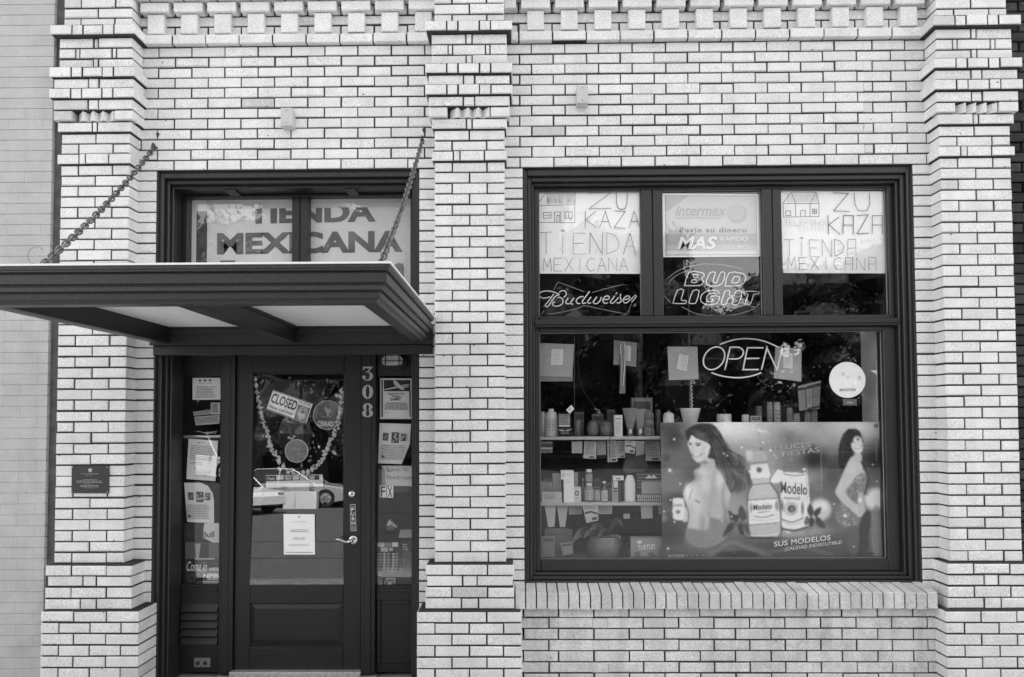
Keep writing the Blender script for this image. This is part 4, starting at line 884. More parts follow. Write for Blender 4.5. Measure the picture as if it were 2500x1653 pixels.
round_item('dark_jar', 'dark jar beside the carton with round emblem', 'jar', (522, 652, 562, 800), C5, .36, CYL, .06, Z2S, group=S2)
round_item('pill_bottle', 'wide bottle with white cap, lower of the stacked pair', 'bottle', (556, 605, 656, 795), C5, YS, [(1, 0), (1, .7), (.7, .82), (.66, .86)], .2, Z2S, cap=(.86, .66, .68), band=(.1, .62, 1.012, .36), group=S2)
zt = at(1300 + .2296 * 600, 1040 + .2296 * 605, YS)[1] + .001
round_item('pill_bottle', 'dark bottle with white cap, upper of the stacked pair', 'bottle', (566, 462, 640, 605), C5, YS, [(1, 0), (1, .62), (.85, .74), (.8, .8)], .1, zt, cap=(.8, .82, .7), band=(.1, .6, 1.012, .3), group=S2)
round_item('small_jar', 'small grey jar between the stacked pair and brown bottle', 'jar', (657, 680, 723, 790), C5, YS, CYL, .26, Z2S, cap=(.84, .95, .16), band=(.15, .7, 1.012, .34), group=S2)
round_item('medicine_bottle', 'medicine bottle with slim neck and pale label', 'bottle', (730, 590, 806, 795), C5, YS, [(1, 0), (1, .58), (.8, .68), (.36, .76), (.34, .9)], .08, Z2S, cap=(.9, .5, .7), band=(.03, .56, 1.015, .45), group=S2)
item('carton', 'striped upright carton with dark panels on the lower shelf', 'box', (850, 580, 940, 798), C5, .32, .05, .4, Z2S, group=S2, draw=lambda p: (p.bar(.12, .05, .6, .4, .6), p.bar(.2, .33, .6, .4, .05), p.bar(.66, .0, 1, 1, .05), p.bar(.1, .46, .6, .54, .12), p.lines(.1, .58, .6, .95, 6, .12)))
item('carton', 'small white carton laid across the striped one', 'box', (856, 532, 970, 577), C5, .315, .06, .66, at(1300 + .2296 * 900, 1040 + .2296 * 579, .315)[1] + .001, group=S2, draw=lambda p: p.bar(.3, .5, .7, .75, .1))
round_item('jug', 'dim bottle tucked behind the big white jug', 'bottle', (948, 560, 1000, 796), C5, .42, BOT, .2, Z2S, group=S2)
round_item('jug', 'big white jug with slanted print on the lower shelf', 'bottle', (985, 528, 1106, 798), C5, .31, [(.95, 0), (1, .03), (1, .7), (.86, .84), (.6, .95), (.6, 1)], .70, Z2S, group=S2, sy=.55)
p = Sheet('jug_label', '', '', [(1300 + .2296 * a, 1040 + .2296 * b_) for a, b_ in ((1000, 620), (1090, 610), (1092, 780), (1002, 782))], .3105, .68)
bpy.data.objects.remove(p.o)
def patterned(p):
    for i in range(13):
        for j in range(5): p.n = 1; p.disc(.04 + i * .078 + .03 * (j % 2), .05 + j * .11, .014, .02, .55, 6)
    p.bar(.20, .30, 1, .72, .34); p.poly([(.36, .19), (.5, .06), (.6, .12), (.72, .06), (.86, .19)], .6); p.bar(0, .72, 1, 1, .03)
    for i in range(12): p.stroke([(.02 + .085 * i, .75), (.08 + .08 * i, .97)], .005, .5); p.stroke([(.09 + .085 * i, .75), (.03 + .08 * i, .97)], .004, .45)
item('gift_box', 'dark patterned gift box with dots and a grey panel', 'box', (1106, 500, 1368, 798), C5, .33, .12, .025, Z2S, group=S2, draw=patterned)
# back rows, half lost in the dark of the shop
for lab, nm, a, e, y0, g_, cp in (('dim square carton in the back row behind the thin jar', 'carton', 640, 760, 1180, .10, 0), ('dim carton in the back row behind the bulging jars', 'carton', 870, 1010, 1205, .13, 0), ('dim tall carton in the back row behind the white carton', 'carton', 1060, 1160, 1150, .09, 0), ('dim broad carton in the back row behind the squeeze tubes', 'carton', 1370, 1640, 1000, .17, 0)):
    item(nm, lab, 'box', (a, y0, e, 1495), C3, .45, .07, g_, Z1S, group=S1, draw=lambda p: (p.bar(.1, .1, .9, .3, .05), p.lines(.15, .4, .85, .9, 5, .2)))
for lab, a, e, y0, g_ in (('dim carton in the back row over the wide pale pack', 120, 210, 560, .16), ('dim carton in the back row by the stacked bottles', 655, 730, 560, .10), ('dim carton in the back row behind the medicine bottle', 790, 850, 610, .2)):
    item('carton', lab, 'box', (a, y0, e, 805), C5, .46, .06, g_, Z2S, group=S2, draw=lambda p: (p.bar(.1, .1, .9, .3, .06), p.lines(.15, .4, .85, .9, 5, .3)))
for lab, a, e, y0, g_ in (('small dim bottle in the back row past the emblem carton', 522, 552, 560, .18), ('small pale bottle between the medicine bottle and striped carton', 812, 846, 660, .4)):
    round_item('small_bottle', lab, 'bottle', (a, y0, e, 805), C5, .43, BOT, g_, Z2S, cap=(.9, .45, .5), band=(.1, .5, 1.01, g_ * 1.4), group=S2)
for lab, qd, g_, Y_ in (('flat printed carton lying against the jamb on the window deck', ((100, 1180), (235, 1170), (240, 1395), (105, 1400)), .2, .30), ('pale booklet leaning beside the cardboard panel', ((300, 1250), (420, 1235), (432, 1360), (320, 1385)), .26, .29), ('flat box lying on the deck behind the candy box', ((990, 1275), (1180, 1265), (1180, 1400), (995, 1405)), .05, .34)):
    p = Sheet('deck_carton', lab, 'box', [(1300 + .22958 * a, 1040 + .22958 * b_) for a, b_ in qd], Y_, g_, thick=.02, m=M_CARD); p.bar(.1, .08, .9, .25, g_ * .4); p.lines(.12, .35, .88, .9, 6, g_ * 1.5); p.done()
# price cards and packets hung under the shelves
G1 = 'packets hung under the shelf boards'
for lab, qd, g_, st in (('striped packet hung under the upper shelf at the jamb', ((92, 165), (212, 165), (212, 285), (92, 287)), .2, 1), ('plain pale card, first beyond the dark gap under the upper shelf', ((416, 165), (530, 165), (528, 290), (418, 290)), .28, 0), ('long tilted packet with a barcode, hung under the upper shelf', ((552, 163), (682, 165), (676, 350), (540, 343)), .36, 2), ('short grey card beside the long tilted packet', ((685, 165), (778, 163), (785, 305), (688, 310)), .22, 0),
        ('longest packet with barcode at its foot', ((795, 155), (890, 155), (906, 380), (800, 386)), .3, 2), ('packet overlapping the longest one, with barcode', ((895, 160), (985, 158), (983, 338), (900, 340)), .32, 2), ('packet printed with a dark swoosh', ((985, 155), (1098, 160), (1085, 295), (985, 285)), .34, 3), ('dim plain packet beside the swoosh one', ((1095, 160), (1190, 160), (1190, 300), (1100, 318)), .2, 0), ('broad grey packet nearest the banner under the upper shelf', ((1195, 155), (1350, 155), (1365, 370), (1205, 372)), .28, 2),
        ('tapering pale packet under the lower shelf, closest to the jamb', ((130, 850), (250, 850), (233, 1072), (166, 1075)), .38, 0), ('tapering pale packet under the lower shelf, second from the jamb', ((260, 850), (378, 850), (348, 1075), (292, 1075)), .34, 0), ('grey ruled card under the lower shelf', ((383, 848), (528, 848), (526, 938), (388, 942)), .3, 4), ('tilted packet hanging low over the pot plant', ((530, 848), (698, 845), (700, 1005), (575, 1032)), .34, 3), ('ruled card right of the tilted packet', ((696, 845), (848, 845), (845, 936), (700, 938)), .27, 4), ('narrow tilted card near the banner, under the lower shelf', ((1150, 842), (1276, 838), (1280, 980), (1160, 987)), .32, 0), ('tiny barcode card floating in the dark under the lower shelf', ((968, 935), (1034, 933), (1034, 985), (968, 985)), .42, 2), ('slip half hidden by the banner edge', ((1338, 850), (1382, 850), (1382, 940), (1342, 940)), .22, 0)):
    p = Sheet('hanging_packet', lab, 'packet', [(1300 + .22958 * a, 1040 + .22958 * b_) for a, b_ in qd], .31 + random.uniform(0, .05), g_, group=G1, thick=.002)
    if st == 1: p.bar(0, .55, 1, .65, .5); p.bar(0, .2, 1, .5, .08); p.lines(.1, .72, .9, .95, 2, .08)
    elif st == 2: p.bar(.45, .86, .85, .95, .06); p.lines(.1, .08, .9, .8, 9, g_ * .65)
    elif st == 3: p.poly([(.05, .38), (.5, .32), (.98, .5), (.98, .62), (.5, .44), (.05, .5)], .05); p.bar(.5, .74, .9, .92, .07); p.lines(.1, .05, .9, .25, 2, g_ * .6)
    elif st == 4: p.lines(.05, .15, .95, .9, 5, g_ * .7, ragged=.05)
    p.done()
q = MB(); pts = [at(1300 + .2296 * a, 1040 + .2296 * b_, .40) for a, b_ in ((1000, 295), (1190, 310), (1240, 440), (1170, 500), (985, 500), (960, 460))]; q.prism(pts, .40, .43, .1); tag(q.build('cloth_bag', M_CARD), 'slack grey cloth bag hung behind the white jug', 'bag')
q = MB(); pts = [at(1300 + .2296 * a, 1040 + .2296 * b_, .36) for a, b_ in ((135, 1085), (330, 1090), (425, 1100), (440, 1360), (300, 1388), (105, 1402))]; q.prism(pts, .36, .364, .13); tag(q.build('cardboard_panel', M_CARD), 'dull grey cardboard panel leaning in the low corner of the window', 'cardboard')
x0, z1 = at(1300 + .2296 * 585, 1040 + .2296 * 1192, .30); x1, _ = at(1300 + .2296 * 985, 1300, .30); r_ = (x1 - x0) / 2; cx = (x0 + x1) / 2; h_ = z1 - ZD
prf = [(.72, 0)]
for k in range(9): f = .06 + k * .1; e = .80 + .2 * math.sin(math.pi * min(1, f * .95 + .05)); prf += [(e - .035, f), (e, f + .03), (e, f + .06)]
prf += [(.80, .97), (.82, 1), (.74, 1), (.72, .9)]
q = MB(); q.lathe([(r_ * a, h_ * f) for a, f in prf], cx, .27 + r_, ZD, 30, tone=.17); pt = tag(q.build('ribbed_pot', M_PLASTIC, None, True), 'wide dark ribbed plant pot on the window deck', 'pot')
pl = thing('pot_plant', 'few broad dull leaves drooping from the ribbed pot', 'plant', (cx, .27 + r_, z1))
def leaf(p0, p1, p2, wd, tone):
    q = MB(); A_, B__, C_ = map(np.array, (p0, p1, p2)); vs = []; n = 8
    for k in range(n + 1):
        t = k / n; p_ = (1 - t) ** 2 * A_ + 2 * t * (1 - t) * B__ + t * t * C_; d_ = 2 * (1 - t) * (B__ - A_) + 2 * t * (C_ - B__); nn = np.array([d_[2], 0, -d_[0]]); nn = nn / (np.linalg.norm(nn) + 1e-6); w2 = wd * math.sin(math.pi * (.08 + .9 * t)) / 2
        vs += [tuple(p_ - nn * w2), tuple(p_ + np.array([0, .006, 0])), tuple(p_ + nn * w2)]
    q.add(vs, [(3 * k + j, 3 * k + j + 1, 3 * k + j + 4, 3 * k + j + 3) for k in range(n) for j in range(2)], tone); return q
y0 = .27 + r_
for tip, mid, wd, tn in (((540, 1195), (640, 1050), .05, .07), ((680, 1200), (790, 1040), .045, .065), ((960, 1080), (900, 880), .04, .06), ((600, 1120), (720, 980), .05, .06), ((420, 1260), (520, 1020), .06, .05), ((930, 1215), (960, 1130), .02, .2)):
    xt, ztp = at(1300 + .2296 * tip[0], 1040 + .2296 * tip[1], .29); xm, zm_ = at(1300 + .2296 * mid[0], 1040 + .2296 * mid[1], .32)
    leaf((cx + random.uniform(-.03, .03), y0, z1 - .01), (xm, .33, zm_), (xt, .285, ztp), wd, tn).build('leaf', M_PLASTIC, pl, True)
def turtles(p):
    p.bar(0, 0, 1, .04, .2); p.disc(.27, .2, .08, .07, .62, 16); p.text('TURTLES', .22, .34, .76, .56, .7, bold=.01, skew=-.06); p.disc(.2, .74, .1, .12, .16, 12); p.disc(.42, .78, .12, .12, .3, 12); p.disc(.64, .74, .1, .1, .14, 12); p.disc(.82, .8, .08, .09, .3, 12); p.lines(.12, .9, .6, .95, 1, .4)
item('candy_box', 'flat grey candy box with white lettering by the banner edge', 'box', (1046, 1188, 1386, 1412), C5, .24, .05, .26, ZD, draw=turtles)
q = MB(); pts = [at(1300 + .2296 * a, 1040 + .2296 * b_, .235) for a, b_ in smooth([(1280, 1385), (1330, 1370), (1350, 1320), (1385, 1300)], 4)]; q.tube([(x, .232, z) for x, z in pts], .0018, 5); tag(q.build('thin_cable', M_BLACK), 'thin black cable drooping across the candy box', 'cable')
q = MB(); pts = [at(a, b_, .29) for a, b_ in smooth([(1415, 800), (1412, 900), (1428, 960), (1486, 1040), (1487, 1090), (1492, 1150), (1500, 1200)], 4)]; q.tube([(x, .285, z) for x, z in pts], .0022, 5); tag(q.build('dangling_string', M_BLACK), 'dark cord hanging down past both shelf boards', 'cord')
q = MB(); pts = [at(1402.5, y_, .19) for y_ in (812, 1065)]; q.tube([(x, .19, z) for x, z in pts], .0013, 5); tag(q.build('fishing_line', M_STEEL), 'taut pale line hanging beside the doubled grey card', 'line')

# ------------------------------------------------------------------ printed banner (a picture: it is drawn into a fine mesh as tones)
C6 = (1600, 1020, .25295)
def banner_tones(W=340, HH=212):
    U, V = np.meshgrid(np.linspace(48, 2172, W), np.linspace(42, 1352, HH))
    n1 = np.zeros((HH, W))
    for k, a in ((6, .5), (14, .3), (40, .2)):
        g_ = rng.random((max(2, HH * k // W + 2), k + 2)); yi = np.linspace(0, g_.shape[0] - 1.01, HH); xi = np.linspace(0, k, W); y0_, x0_ = yi.astype(int), xi.astype(int); fy, fx = (yi - y0_)[:, None], (xi - x0_)[None]
        fy, fx = fy * fy * (3 - 2 * fy), fx * fx * (3 - 2 * fx)
        n1 += a * (g_[y0_][:, x0_] * (1 - fy) * (1 - fx) + g_[y0_ + 1][:, x0_] * fy * (1 - fx) + g_[y0_][:, x0_ + 1] * (1 - fy) * fx + g_[y0_ + 1][:, x0_ + 1] * fy * fx)
    I = .10 + .10 * n1
    def blob(u, v, ru, rv, val, p=1.2, amt=1.):
        nonlocal I
        k = np.exp(-(((U - u) / ru) ** 2 + ((V - v) / rv) ** 2) ** p) * amt; I = I * (1 - k) + val * k
    for a in ((900, 100, 420, 230, .48, .9), (760, 60, 300, 150, .62, 1.), (1330, 110, 170, 110, .5, 1.2, .8), (1950, 90, 420, 170, .50, 1.), (1050, 420, 260, 330, .38, .9, .8), (1600, 200, 260, 150, .36, 1., .7), (250, 330, 130, 250, .22, 1., .8), (170, 620, 200, 120, .18), (1480, 560, 300, 100, .30, 1., .8),
              (1540, 400, 130, 110, .05, 1.3), (1300, 190, 120, 90, .16, 1., .7), (860, 590, 110, 90, .06, 1.4), (180, 160, 130, 170, .06, 1., .8), (200, 790, 120, 70, .05), (2100, 420, 150, 170, .07, 1.2), (1720, 560, 120, 160, .09, 1.2), (760, 880, 150, 180, .30, 1.5), (1590, 890, 105, 105, .60, 3), (2120, 790, 110, 110, .62, 3), (1350, 1110, 330, 60, .34, 1.2), (120, 1100, 200, 200, .07), (1100, 1270, 700, 90, .08), (1950, 1230, 500, 120, .10), (500, 1260, 300, 60, .16)): blob(*a)
    def inside(pts, k=4, sm=True):
        p_ = smooth(pts, k, True) if sm else pts; m_ = np.zeros((HH, W), bool); n = len(p_)
        for i in range(n):
            (x1, y1), (x2, y2) = p_[i], p_[(i + 1) % n]
            if y1 == y2: continue
            cnd = ((y1 > V) != (y2 > V)) & (U < (x2 - x1) * (V - y1) / (y2 - y1) + x1); m_ ^= cnd
        return blur(m_.astype(float))
    def blur(a, r=1):
        for _ in range(r):
            q_ = np.pad(a, 1, mode='edge'); a = (q_[1:-1, 1:-1] * 4 + (q_[:-2, 1:-1] + q_[2:, 1:-1] + q_[1:-1, :-2] + q_[1:-1, 2:]) * 2 + q_[:-2, :-2] + q_[2:, 2:] + q_[:-2, 2:] + q_[2:, :-2]) / 16
        return a
    def fill(pts, val, k=4, sm=True, soft=0, amt=1.):
        nonlocal I
        m_ = inside(pts, k, sm); m_ = blur(m_, soft) if soft else m_; m_ = m_ * amt; I = I * (1 - m_) + val * m_
    def line(pts, wd, val, amt=1.):
        nonlocal I
        d_ = np.full((HH, W), 1e9)
        for (x1, y1), (x2, y2) in zip(pts[:-1], pts[1:]):
            t = np.clip(((U - x1) * (x2 - x1) + (V - y1) * (y2 - y1)) / ((x2 - x1) ** 2 + (y2 - y1) ** 2 + 1e-6), 0, 1); d_ = np.minimum(d_, np.hypot(U - x1 - t * (x2 - x1), V - y1 - t * (y2 - y1)))
        m_ = np.clip(1.3 - d_ / wd, 0, 1) * amt; I = I * (1 - m_) + val * m_
    for k in range(60):
        u_, v_, r_ = random.uniform(60, 2160), random.uniform(60, 1320), random.choice((18, 25, 40, 60)); blob(u_, v_, r_, r_, random.choice((.06, .1, .3, .42)), 2.5, random.uniform(.12, .4))
    # folds of cloth along the foot
    line(smooth([(480, 1340), (640, 1230), (740, 1200), (850, 1240), (1100, 1340)], 5), 26, .2, .8); line(smooth([(900, 1230), (1100, 1290), (1400, 1250), (1700, 1330)], 5), 20, .17, .6)
    blob(780, 1315, 190, 34, .012, 3); blob(2010, 1320, 160, 20, .02, 2)
    # the seated figure: hair, back, face
    fill([(300, 130), (360, 75), (450, 50), (550, 60), (620, 130), (660, 210), (700, 300), (750, 400), (800, 480), (830, 600), (760, 690), (720, 725), (660, 640), (620, 540), (560, 450), (500, 360), (400, 200)], .07)
    fill([(640, 200), (740, 330), (830, 430), (900, 540), (905, 620), (850, 700), (760, 720), (700, 560)], .10, soft=4, amt=.8)
    for i in range(16): q0 = 640 + 12 * i; line(smooth([(600 + 6 * i, 180 + 10 * i), (q0 + 40, 380), (q0 + 30 + 20 * math.sin(i), 520), (q0 + 5 * i - 60, 690)], 4), 5, random.choice([.03, .05, .19, .24]), .6)
    for i in range(26): a = i * 13; line(smooth([(380 + a * .5, 70 + 1.1 * abs(i - 10)), (520 + a * .5, 180 + a * .3), (590 + a * .45, 380), (640 + a * .5, 600)], 3), 5, random.choice([.03, .05, .06, .16, .22]), .6)
    for i in range(7): line(smooth([(700, 420 + 22 * i), (780 + 14 * i, 560), (880, 590 + 25 * i)], 3), 4, .2, .5)
    fill([(445, 400), (560, 400), (580, 470), (640, 560), (690, 670), (720, 740), (690, 830), (650, 950), (650, 1010), (690, 1090), (640, 1180), (500, 1240), (350, 1230), (280, 1150), (300, 1040), (318, 930), (296, 850), (262, 750), (270, 690), (310, 640), (375, 590), (362, 530), (380, 500), (430, 470)], .44)
    blob(560, 760, 120, 260, .32, 1.4, .6); blob(330, 730, 50, 90, .58, 1.4, .6); blob(440, 530, 50, 40, .54, 1.4, .6); blob(400, 900, 50, 190, .52, 1.5, .5); blob(620, 640, 40, 120, .5, 1.4, .4)
    line(smooth([(575, 480), (560, 620), (535, 780), (505, 930)], 4), 26, .30, .45); blob(610, 600, 40, 70, .56, 1.4, .6); blob(480, 640, 50, 90, .54, 1.3, .5); blob(660, 900, 30, 130, .26, 1.3, .6); line(smooth([(655, 640), (640, 780), (665, 930), (690, 1040)], 4), 16, .24, .5); blob(300, 700, 22, 60, .62, 1.3, .7)
    line(smooth([(350, 690), (330, 740), (322, 790)], 3), 7, .22, .7); line([(380, 795), (415, 815)], 9, .12, .8); line(smooth([(500, 930), (530, 975), (600, 985), (650, 950)], 3), 7, .22, .6)
    fill([(300, 1060), (480, 1080), (520, 960), (650, 1010), (690, 1100), (640, 1190), (480, 1250), (300, 1230), (270, 1150)], .19, soft=3, amt=.8); blob(440, 1050, 40, 140, .22, 1.2, .6)
    blob(330, 560, 90, 60, .07, 1.2, .6); fill([(330, 180), (312, 240), (328, 300), (345, 345), (365, 395), (400, 428), (440, 425), (490, 380), (520, 320), (525, 240), (480, 180), (400, 150)], .56)
    fill([(300, 120), (420, 70), (540, 90), (560, 200), (540, 270), (500, 240), (440, 215), (380, 190), (350, 165), (318, 230), (300, 190)], .07)
    for i in range(9): line(smooth([(345 + 14 * i, 120), (400 + 14 * i, 165), (480 + 9 * i, 225)], 3), 4, random.choice([.04, .15]), .7)
    blob(338, 256, 13, 9, .05, 2); blob(410, 262, 22, 10, .04, 2); line([(385, 243), (412, 240), (440, 250)], 5, .07); line([(326, 238), (345, 243)], 5, .08); line(smooth([(362, 270), (352, 315), (372, 325)], 3), 6, .36, .7); line(smooth([(355, 352), (395, 366), (440, 350)], 3), 9, .20); line(smooth([(368, 357), (395, 362), (425, 355)], 3), 5, .75); line([(372, 385), (400, 390), (420, 380)], 5, .38, .6); blob(470, 330, 40, 70, .40, 1.4, .5); blob(470, 430, 40, 22, .2, 1.4, .7)
    line([(520 + 36 * math.cos(a), 350 + 70 * math.sin(a)) for a in [.6 * k for k in range(3, 9)]], 4, .7, .9)
    # can held behind the back
    fill([(160, 790), (180, 775), (245, 775), (265, 795), (272, 950), (250, 985), (175, 975), (155, 940)], .66, 3); blob(208, 905, 26, 22, .2, 2); line([(170, 850), (255, 845)], 10, .34, .8); fill([(270, 850), (300, 900), (300, 990), (250, 1000), (262, 960)], .48)
    # bottle
    fill([(925, 330), (1060, 330), (1075, 440), (1110, 590), (1110, 640), (1160, 710), (1185, 800), (1205, 1080), (1195, 1135), (1150, 1155), (950, 1150), (905, 1120), (890, 1060), (885, 800), (895, 710), (930, 650), (918, 590), (915, 450)], .42, 2)
    fill([(870, 320), (935, 320), (930, 400), (890, 420)], .5, 2, soft=1)
    for st, wd in (([(918, 600), (928, 650), (893, 715), (884, 820), (890, 1080), (925, 1150)], 9), ([(1110, 590), (1112, 640), (1165, 715), (1188, 800), (1207, 1085), (1180, 1145)], 10), ([(925, 440), (1075, 425)], 5), ([(912, 588), (1110, 570)], 6), ([(920, 650), (1010, 640), (1110, 630)], 5), ([(890, 797), (1175, 775)], 5), ([(895, 1035), (1200, 1010)], 5)): line(smooth(st, 3), wd, .10, .85)
    fill([(915, 460), (1080, 445), (1105, 560), (1100, 575), (920, 590)], .66, 1, False); blob(1000, 505, 30, 30, .12, 2)
    fill([(893, 805), (1180, 785), (1195, 1005), (895, 1028)], .64, 1, False)
    for v_ in (960, 985, 1000): line(smooth([(905, v_ - 12), (1030, v_), (1180, v_ - 26)], 4), 4, .3, .8)
    line(smooth([(955, 950), (1040, 962), (1130, 935)], 4), 8, .22); blob(915, 870, 14, 50, .2, 1.5, .9); blob(1165, 850, 22, 60, .22, 1.5, .9); blob(1040, 905, 60, 8, .4, 1.5, .8)
    blob(1040, 1158, 190, 12, .02, 2); line([(910, 1135), (1050, 1140), (1170, 1120)], 7, .6, .8); blob(990, 730, 40, 30, .48, 1.2, .6)
    # can
    fill([(1210, 560), (1240, 525), (1430, 540), (1470, 580), (1485, 820), (1485, 1000), (1440, 1060), (1340, 1085), (1215, 1075)], .62, 2)
    fill([(1165, 520), (1185, 500), (1235, 530), (1210, 570), (1205, 620), (1130, 630), (1110, 600)], .66, 2)
    line(smooth([(1225, 525), (1330, 515), (1440, 540)], 4), 6, .2, .8); line(smooth([(1235, 545), (1340, 560), (1450, 550)], 4), 7, .14, .8)
    blob(1300, 880, 72, 68, .3, 4); blob(1300, 880, 58, 54, .55, 5); blob(1308, 880, 44, 42, .08, 3); blob(1312, 885, 14, 22, .3, 2, .7); blob(1215, 850, 16, 60, .12, 1.6, .9); blob(1415, 880, 16, 70, .12, 1.6, .9); line(smooth([(1215, 980), (1310, 1010), (1420, 970)], 4), 9, .2); line(smooth([(1215, 1000), (1310, 1035), (1470, 985)], 4), 4, .3); line(smooth([(1210, 1070), (1330, 1090), (1450, 1060)], 4), 14, .1); blob(1460, 700, 16, 200, .5, 2, .8)
    # holly leaves
    for pts, val in (([(700, 890), (745, 930), (800, 935), (790, 990), (745, 1010), (710, 970)], .05), ([(820, 840), (860, 900), (870, 970), (835, 1000), (795, 950), (795, 890)], .08), ([(635, 1150), (660, 1080), (700, 1020), (770, 1000), (760, 1060), (700, 1120)], .05), ([(780, 1010), (820, 1000), (850, 1070), (840, 1130), (800, 1110)], .05), ([(850, 1010), (890, 1050), (900, 1120), (860, 1100)], .09), ([(1490, 830), (1520, 880), (1520, 940), (1490, 960), (1465, 920), (1465, 870)], .06), ([(1530, 900), (1595, 865), (1590, 920), (1550, 960), (1525, 945)], .05), ([(1545, 950), (1600, 990), (1640, 1060), (1580, 1060), (1545, 1010)], .06), ([(1450, 950), (1490, 980), (1470, 1030), (1430, 1030)], .13), ([(1500, 960), (1530, 1000), (1500, 1060), (1480, 1010)], .03)): fill(pts, val, 3)
    for u_, v_ in ((740, 1000), (770, 1030), (800, 1010), (755, 1050)): blob(u_, v_, 20, 19, .16, 3)
    line([(640, 1145), (700, 1110), (770, 1060)], 4, .4, .6); line(smooth([(835, 1050), (850, 1100), (895, 1125)], 3), 4, .4, .6); line([(835, 860), (835, 990)], 3, .16, .7); line([(1492, 850), (1492, 950)], 3, .15, .7)
    # standing figure
    fill([(1890, 105), (1960, 120), (1995, 190), (2005, 260), (1960, 240), (1920, 300), (1900, 400), (1850, 500), (1810, 560), (1775, 480), (1768, 380), (1775, 270), (1810, 170), (1850, 120)], .045)
    for i in range(9): line(smooth([(1880 - 8 * i, 130 + 4 * i), (1830 - 4 * i, 260), (1800 + 2 * i, 380), (1790 + 7 * i, 520)], 3), 4, random.choice([.02, .10, .12]), .7)
    fill([(1930, 340), (1985, 350), (1990, 430), (1960, 430), (1925, 390)], .44, 3)
    fill([(1885, 190), (1930, 160), (1975, 180), (2000, 250), (2000, 310), (1975, 345), (1930, 335), (1895, 290)], .54); fill([(1880, 130), (1960, 130), (1985, 185), (1930, 185), (1895, 250), (1870, 240)], .05, soft=1)
    blob(1955, 215, 14, 7, .06, 2); blob(1912, 235, 10, 6, .08, 2); line([(1940, 202), (1970, 200)], 4, .1); line(smooth([(1935, 300), (1965, 300), (1985, 275)], 3), 8, .16); line(smooth([(1942, 297), (1965, 295), (1980, 280)], 3), 5, .74); line([(1935, 240), (1945, 265)], 5, .4, .6)
    fill([(1985, 430), (2040, 540), (2060, 560), (2035, 640), (2010, 760), (1990, 860), (1980, 1000), (1950, 1080), (1860, 1090), (1770, 1030), (1738, 930), (1750, 850), (1800, 800), (1840, 700), (1900, 560)], .18)
    sp_ = inside([(1960, 480), (2040, 560), (2020, 700), (1990, 860), (1970, 1000), (1880, 1060), (1760, 1010), (1740, 900), (1800, 810), (1860, 680)]); I = I + sp_ * (blur(rng.random((HH, W))) ** 3 * .55 - .03)
    fill([(1905, 375), (1960, 380), (1995, 450), (1995, 530), (1940, 570), (1885, 640), (1840, 710), (1860, 770), (1930, 830), (2000, 860), (2020, 920), (1990, 965), (1940, 940), (1870, 880), (1790, 810), (1735, 720), (1770, 640), (1810, 540), (1860, 430)], .46); blob(1900, 470, 40, 60, .54, 1.4, .5); blob(1790, 690, 22, 70, .56, 1.4, .4)
    fill([(1960, 740), (2000, 740), (2010, 830), (2025, 900), (2010, 960), (1960, 940), (1955, 850)], .42, 3); fill([(1955, 780), (1985, 775), (1990, 820), (1960, 825)], .68, 1, False)
    line([(1990, 430), (2040, 540), (2060, 600), (2020, 740)], 12, .03, .8); fill([(1990, 960), (2060, 900), (2080, 1000), (2050, 1150), (2040, 1320), (1960, 1320), (1955, 1150)], .035, 3, soft=1); fill([(1850, 1080), (1960, 1060), (1950, 1320), (1860, 1300)], .13, 3, soft=2, amt=.8); fill([(2085, 920), (2160, 880), (2165, 1310), (2090, 1300)], .24, 3, soft=3, amt=.8); line([(1600, 270), (1605, 800)], 3, .5, .5); line([(2135, 230), (2135, 420)], 3, .5, .5)
    # sparkles
    for u_, v_, r_ in ((132, 505, 13), (180, 205, 9), (232, 632, 7), (135, 790, 7), (70, 900, 8), (172, 1000, 8), (105, 1255, 10), (835, 285, 7), (1040, 240, 8), (1110, 315, 9), (1145, 360, 6), (1165, 390, 6), (1435, 500, 12), (1440, 540, 10), (905, 520, 9), (1830, 950, 14), (725, 950, 7), (1725, 838, 7), (2100, 458, 6), (2140, 620, 6), (1912, 1250, 6), (690, 365, 7), (660, 345, 6)): blob(u_, v_, r_, r_, .8, 1.4)
    for a in range(0, 360, 45): line([(132, 505), (132 + 42 * math.cos(R(a)), 505 + 42 * math.sin(R(a)))], 2.5, .6, .5)
    I = blur(I)
    # printed picture: contrast of the print run, soft mottle
    x = np.clip((I - .045) / .56, 0, 1); I = .014 + .85 * x ** 1.25
    I = I * (.82 + .36 * n1) * (1 + .07 * rng.standard_normal((HH, W)))
    return np.clip(I, .01, .86), W, HH
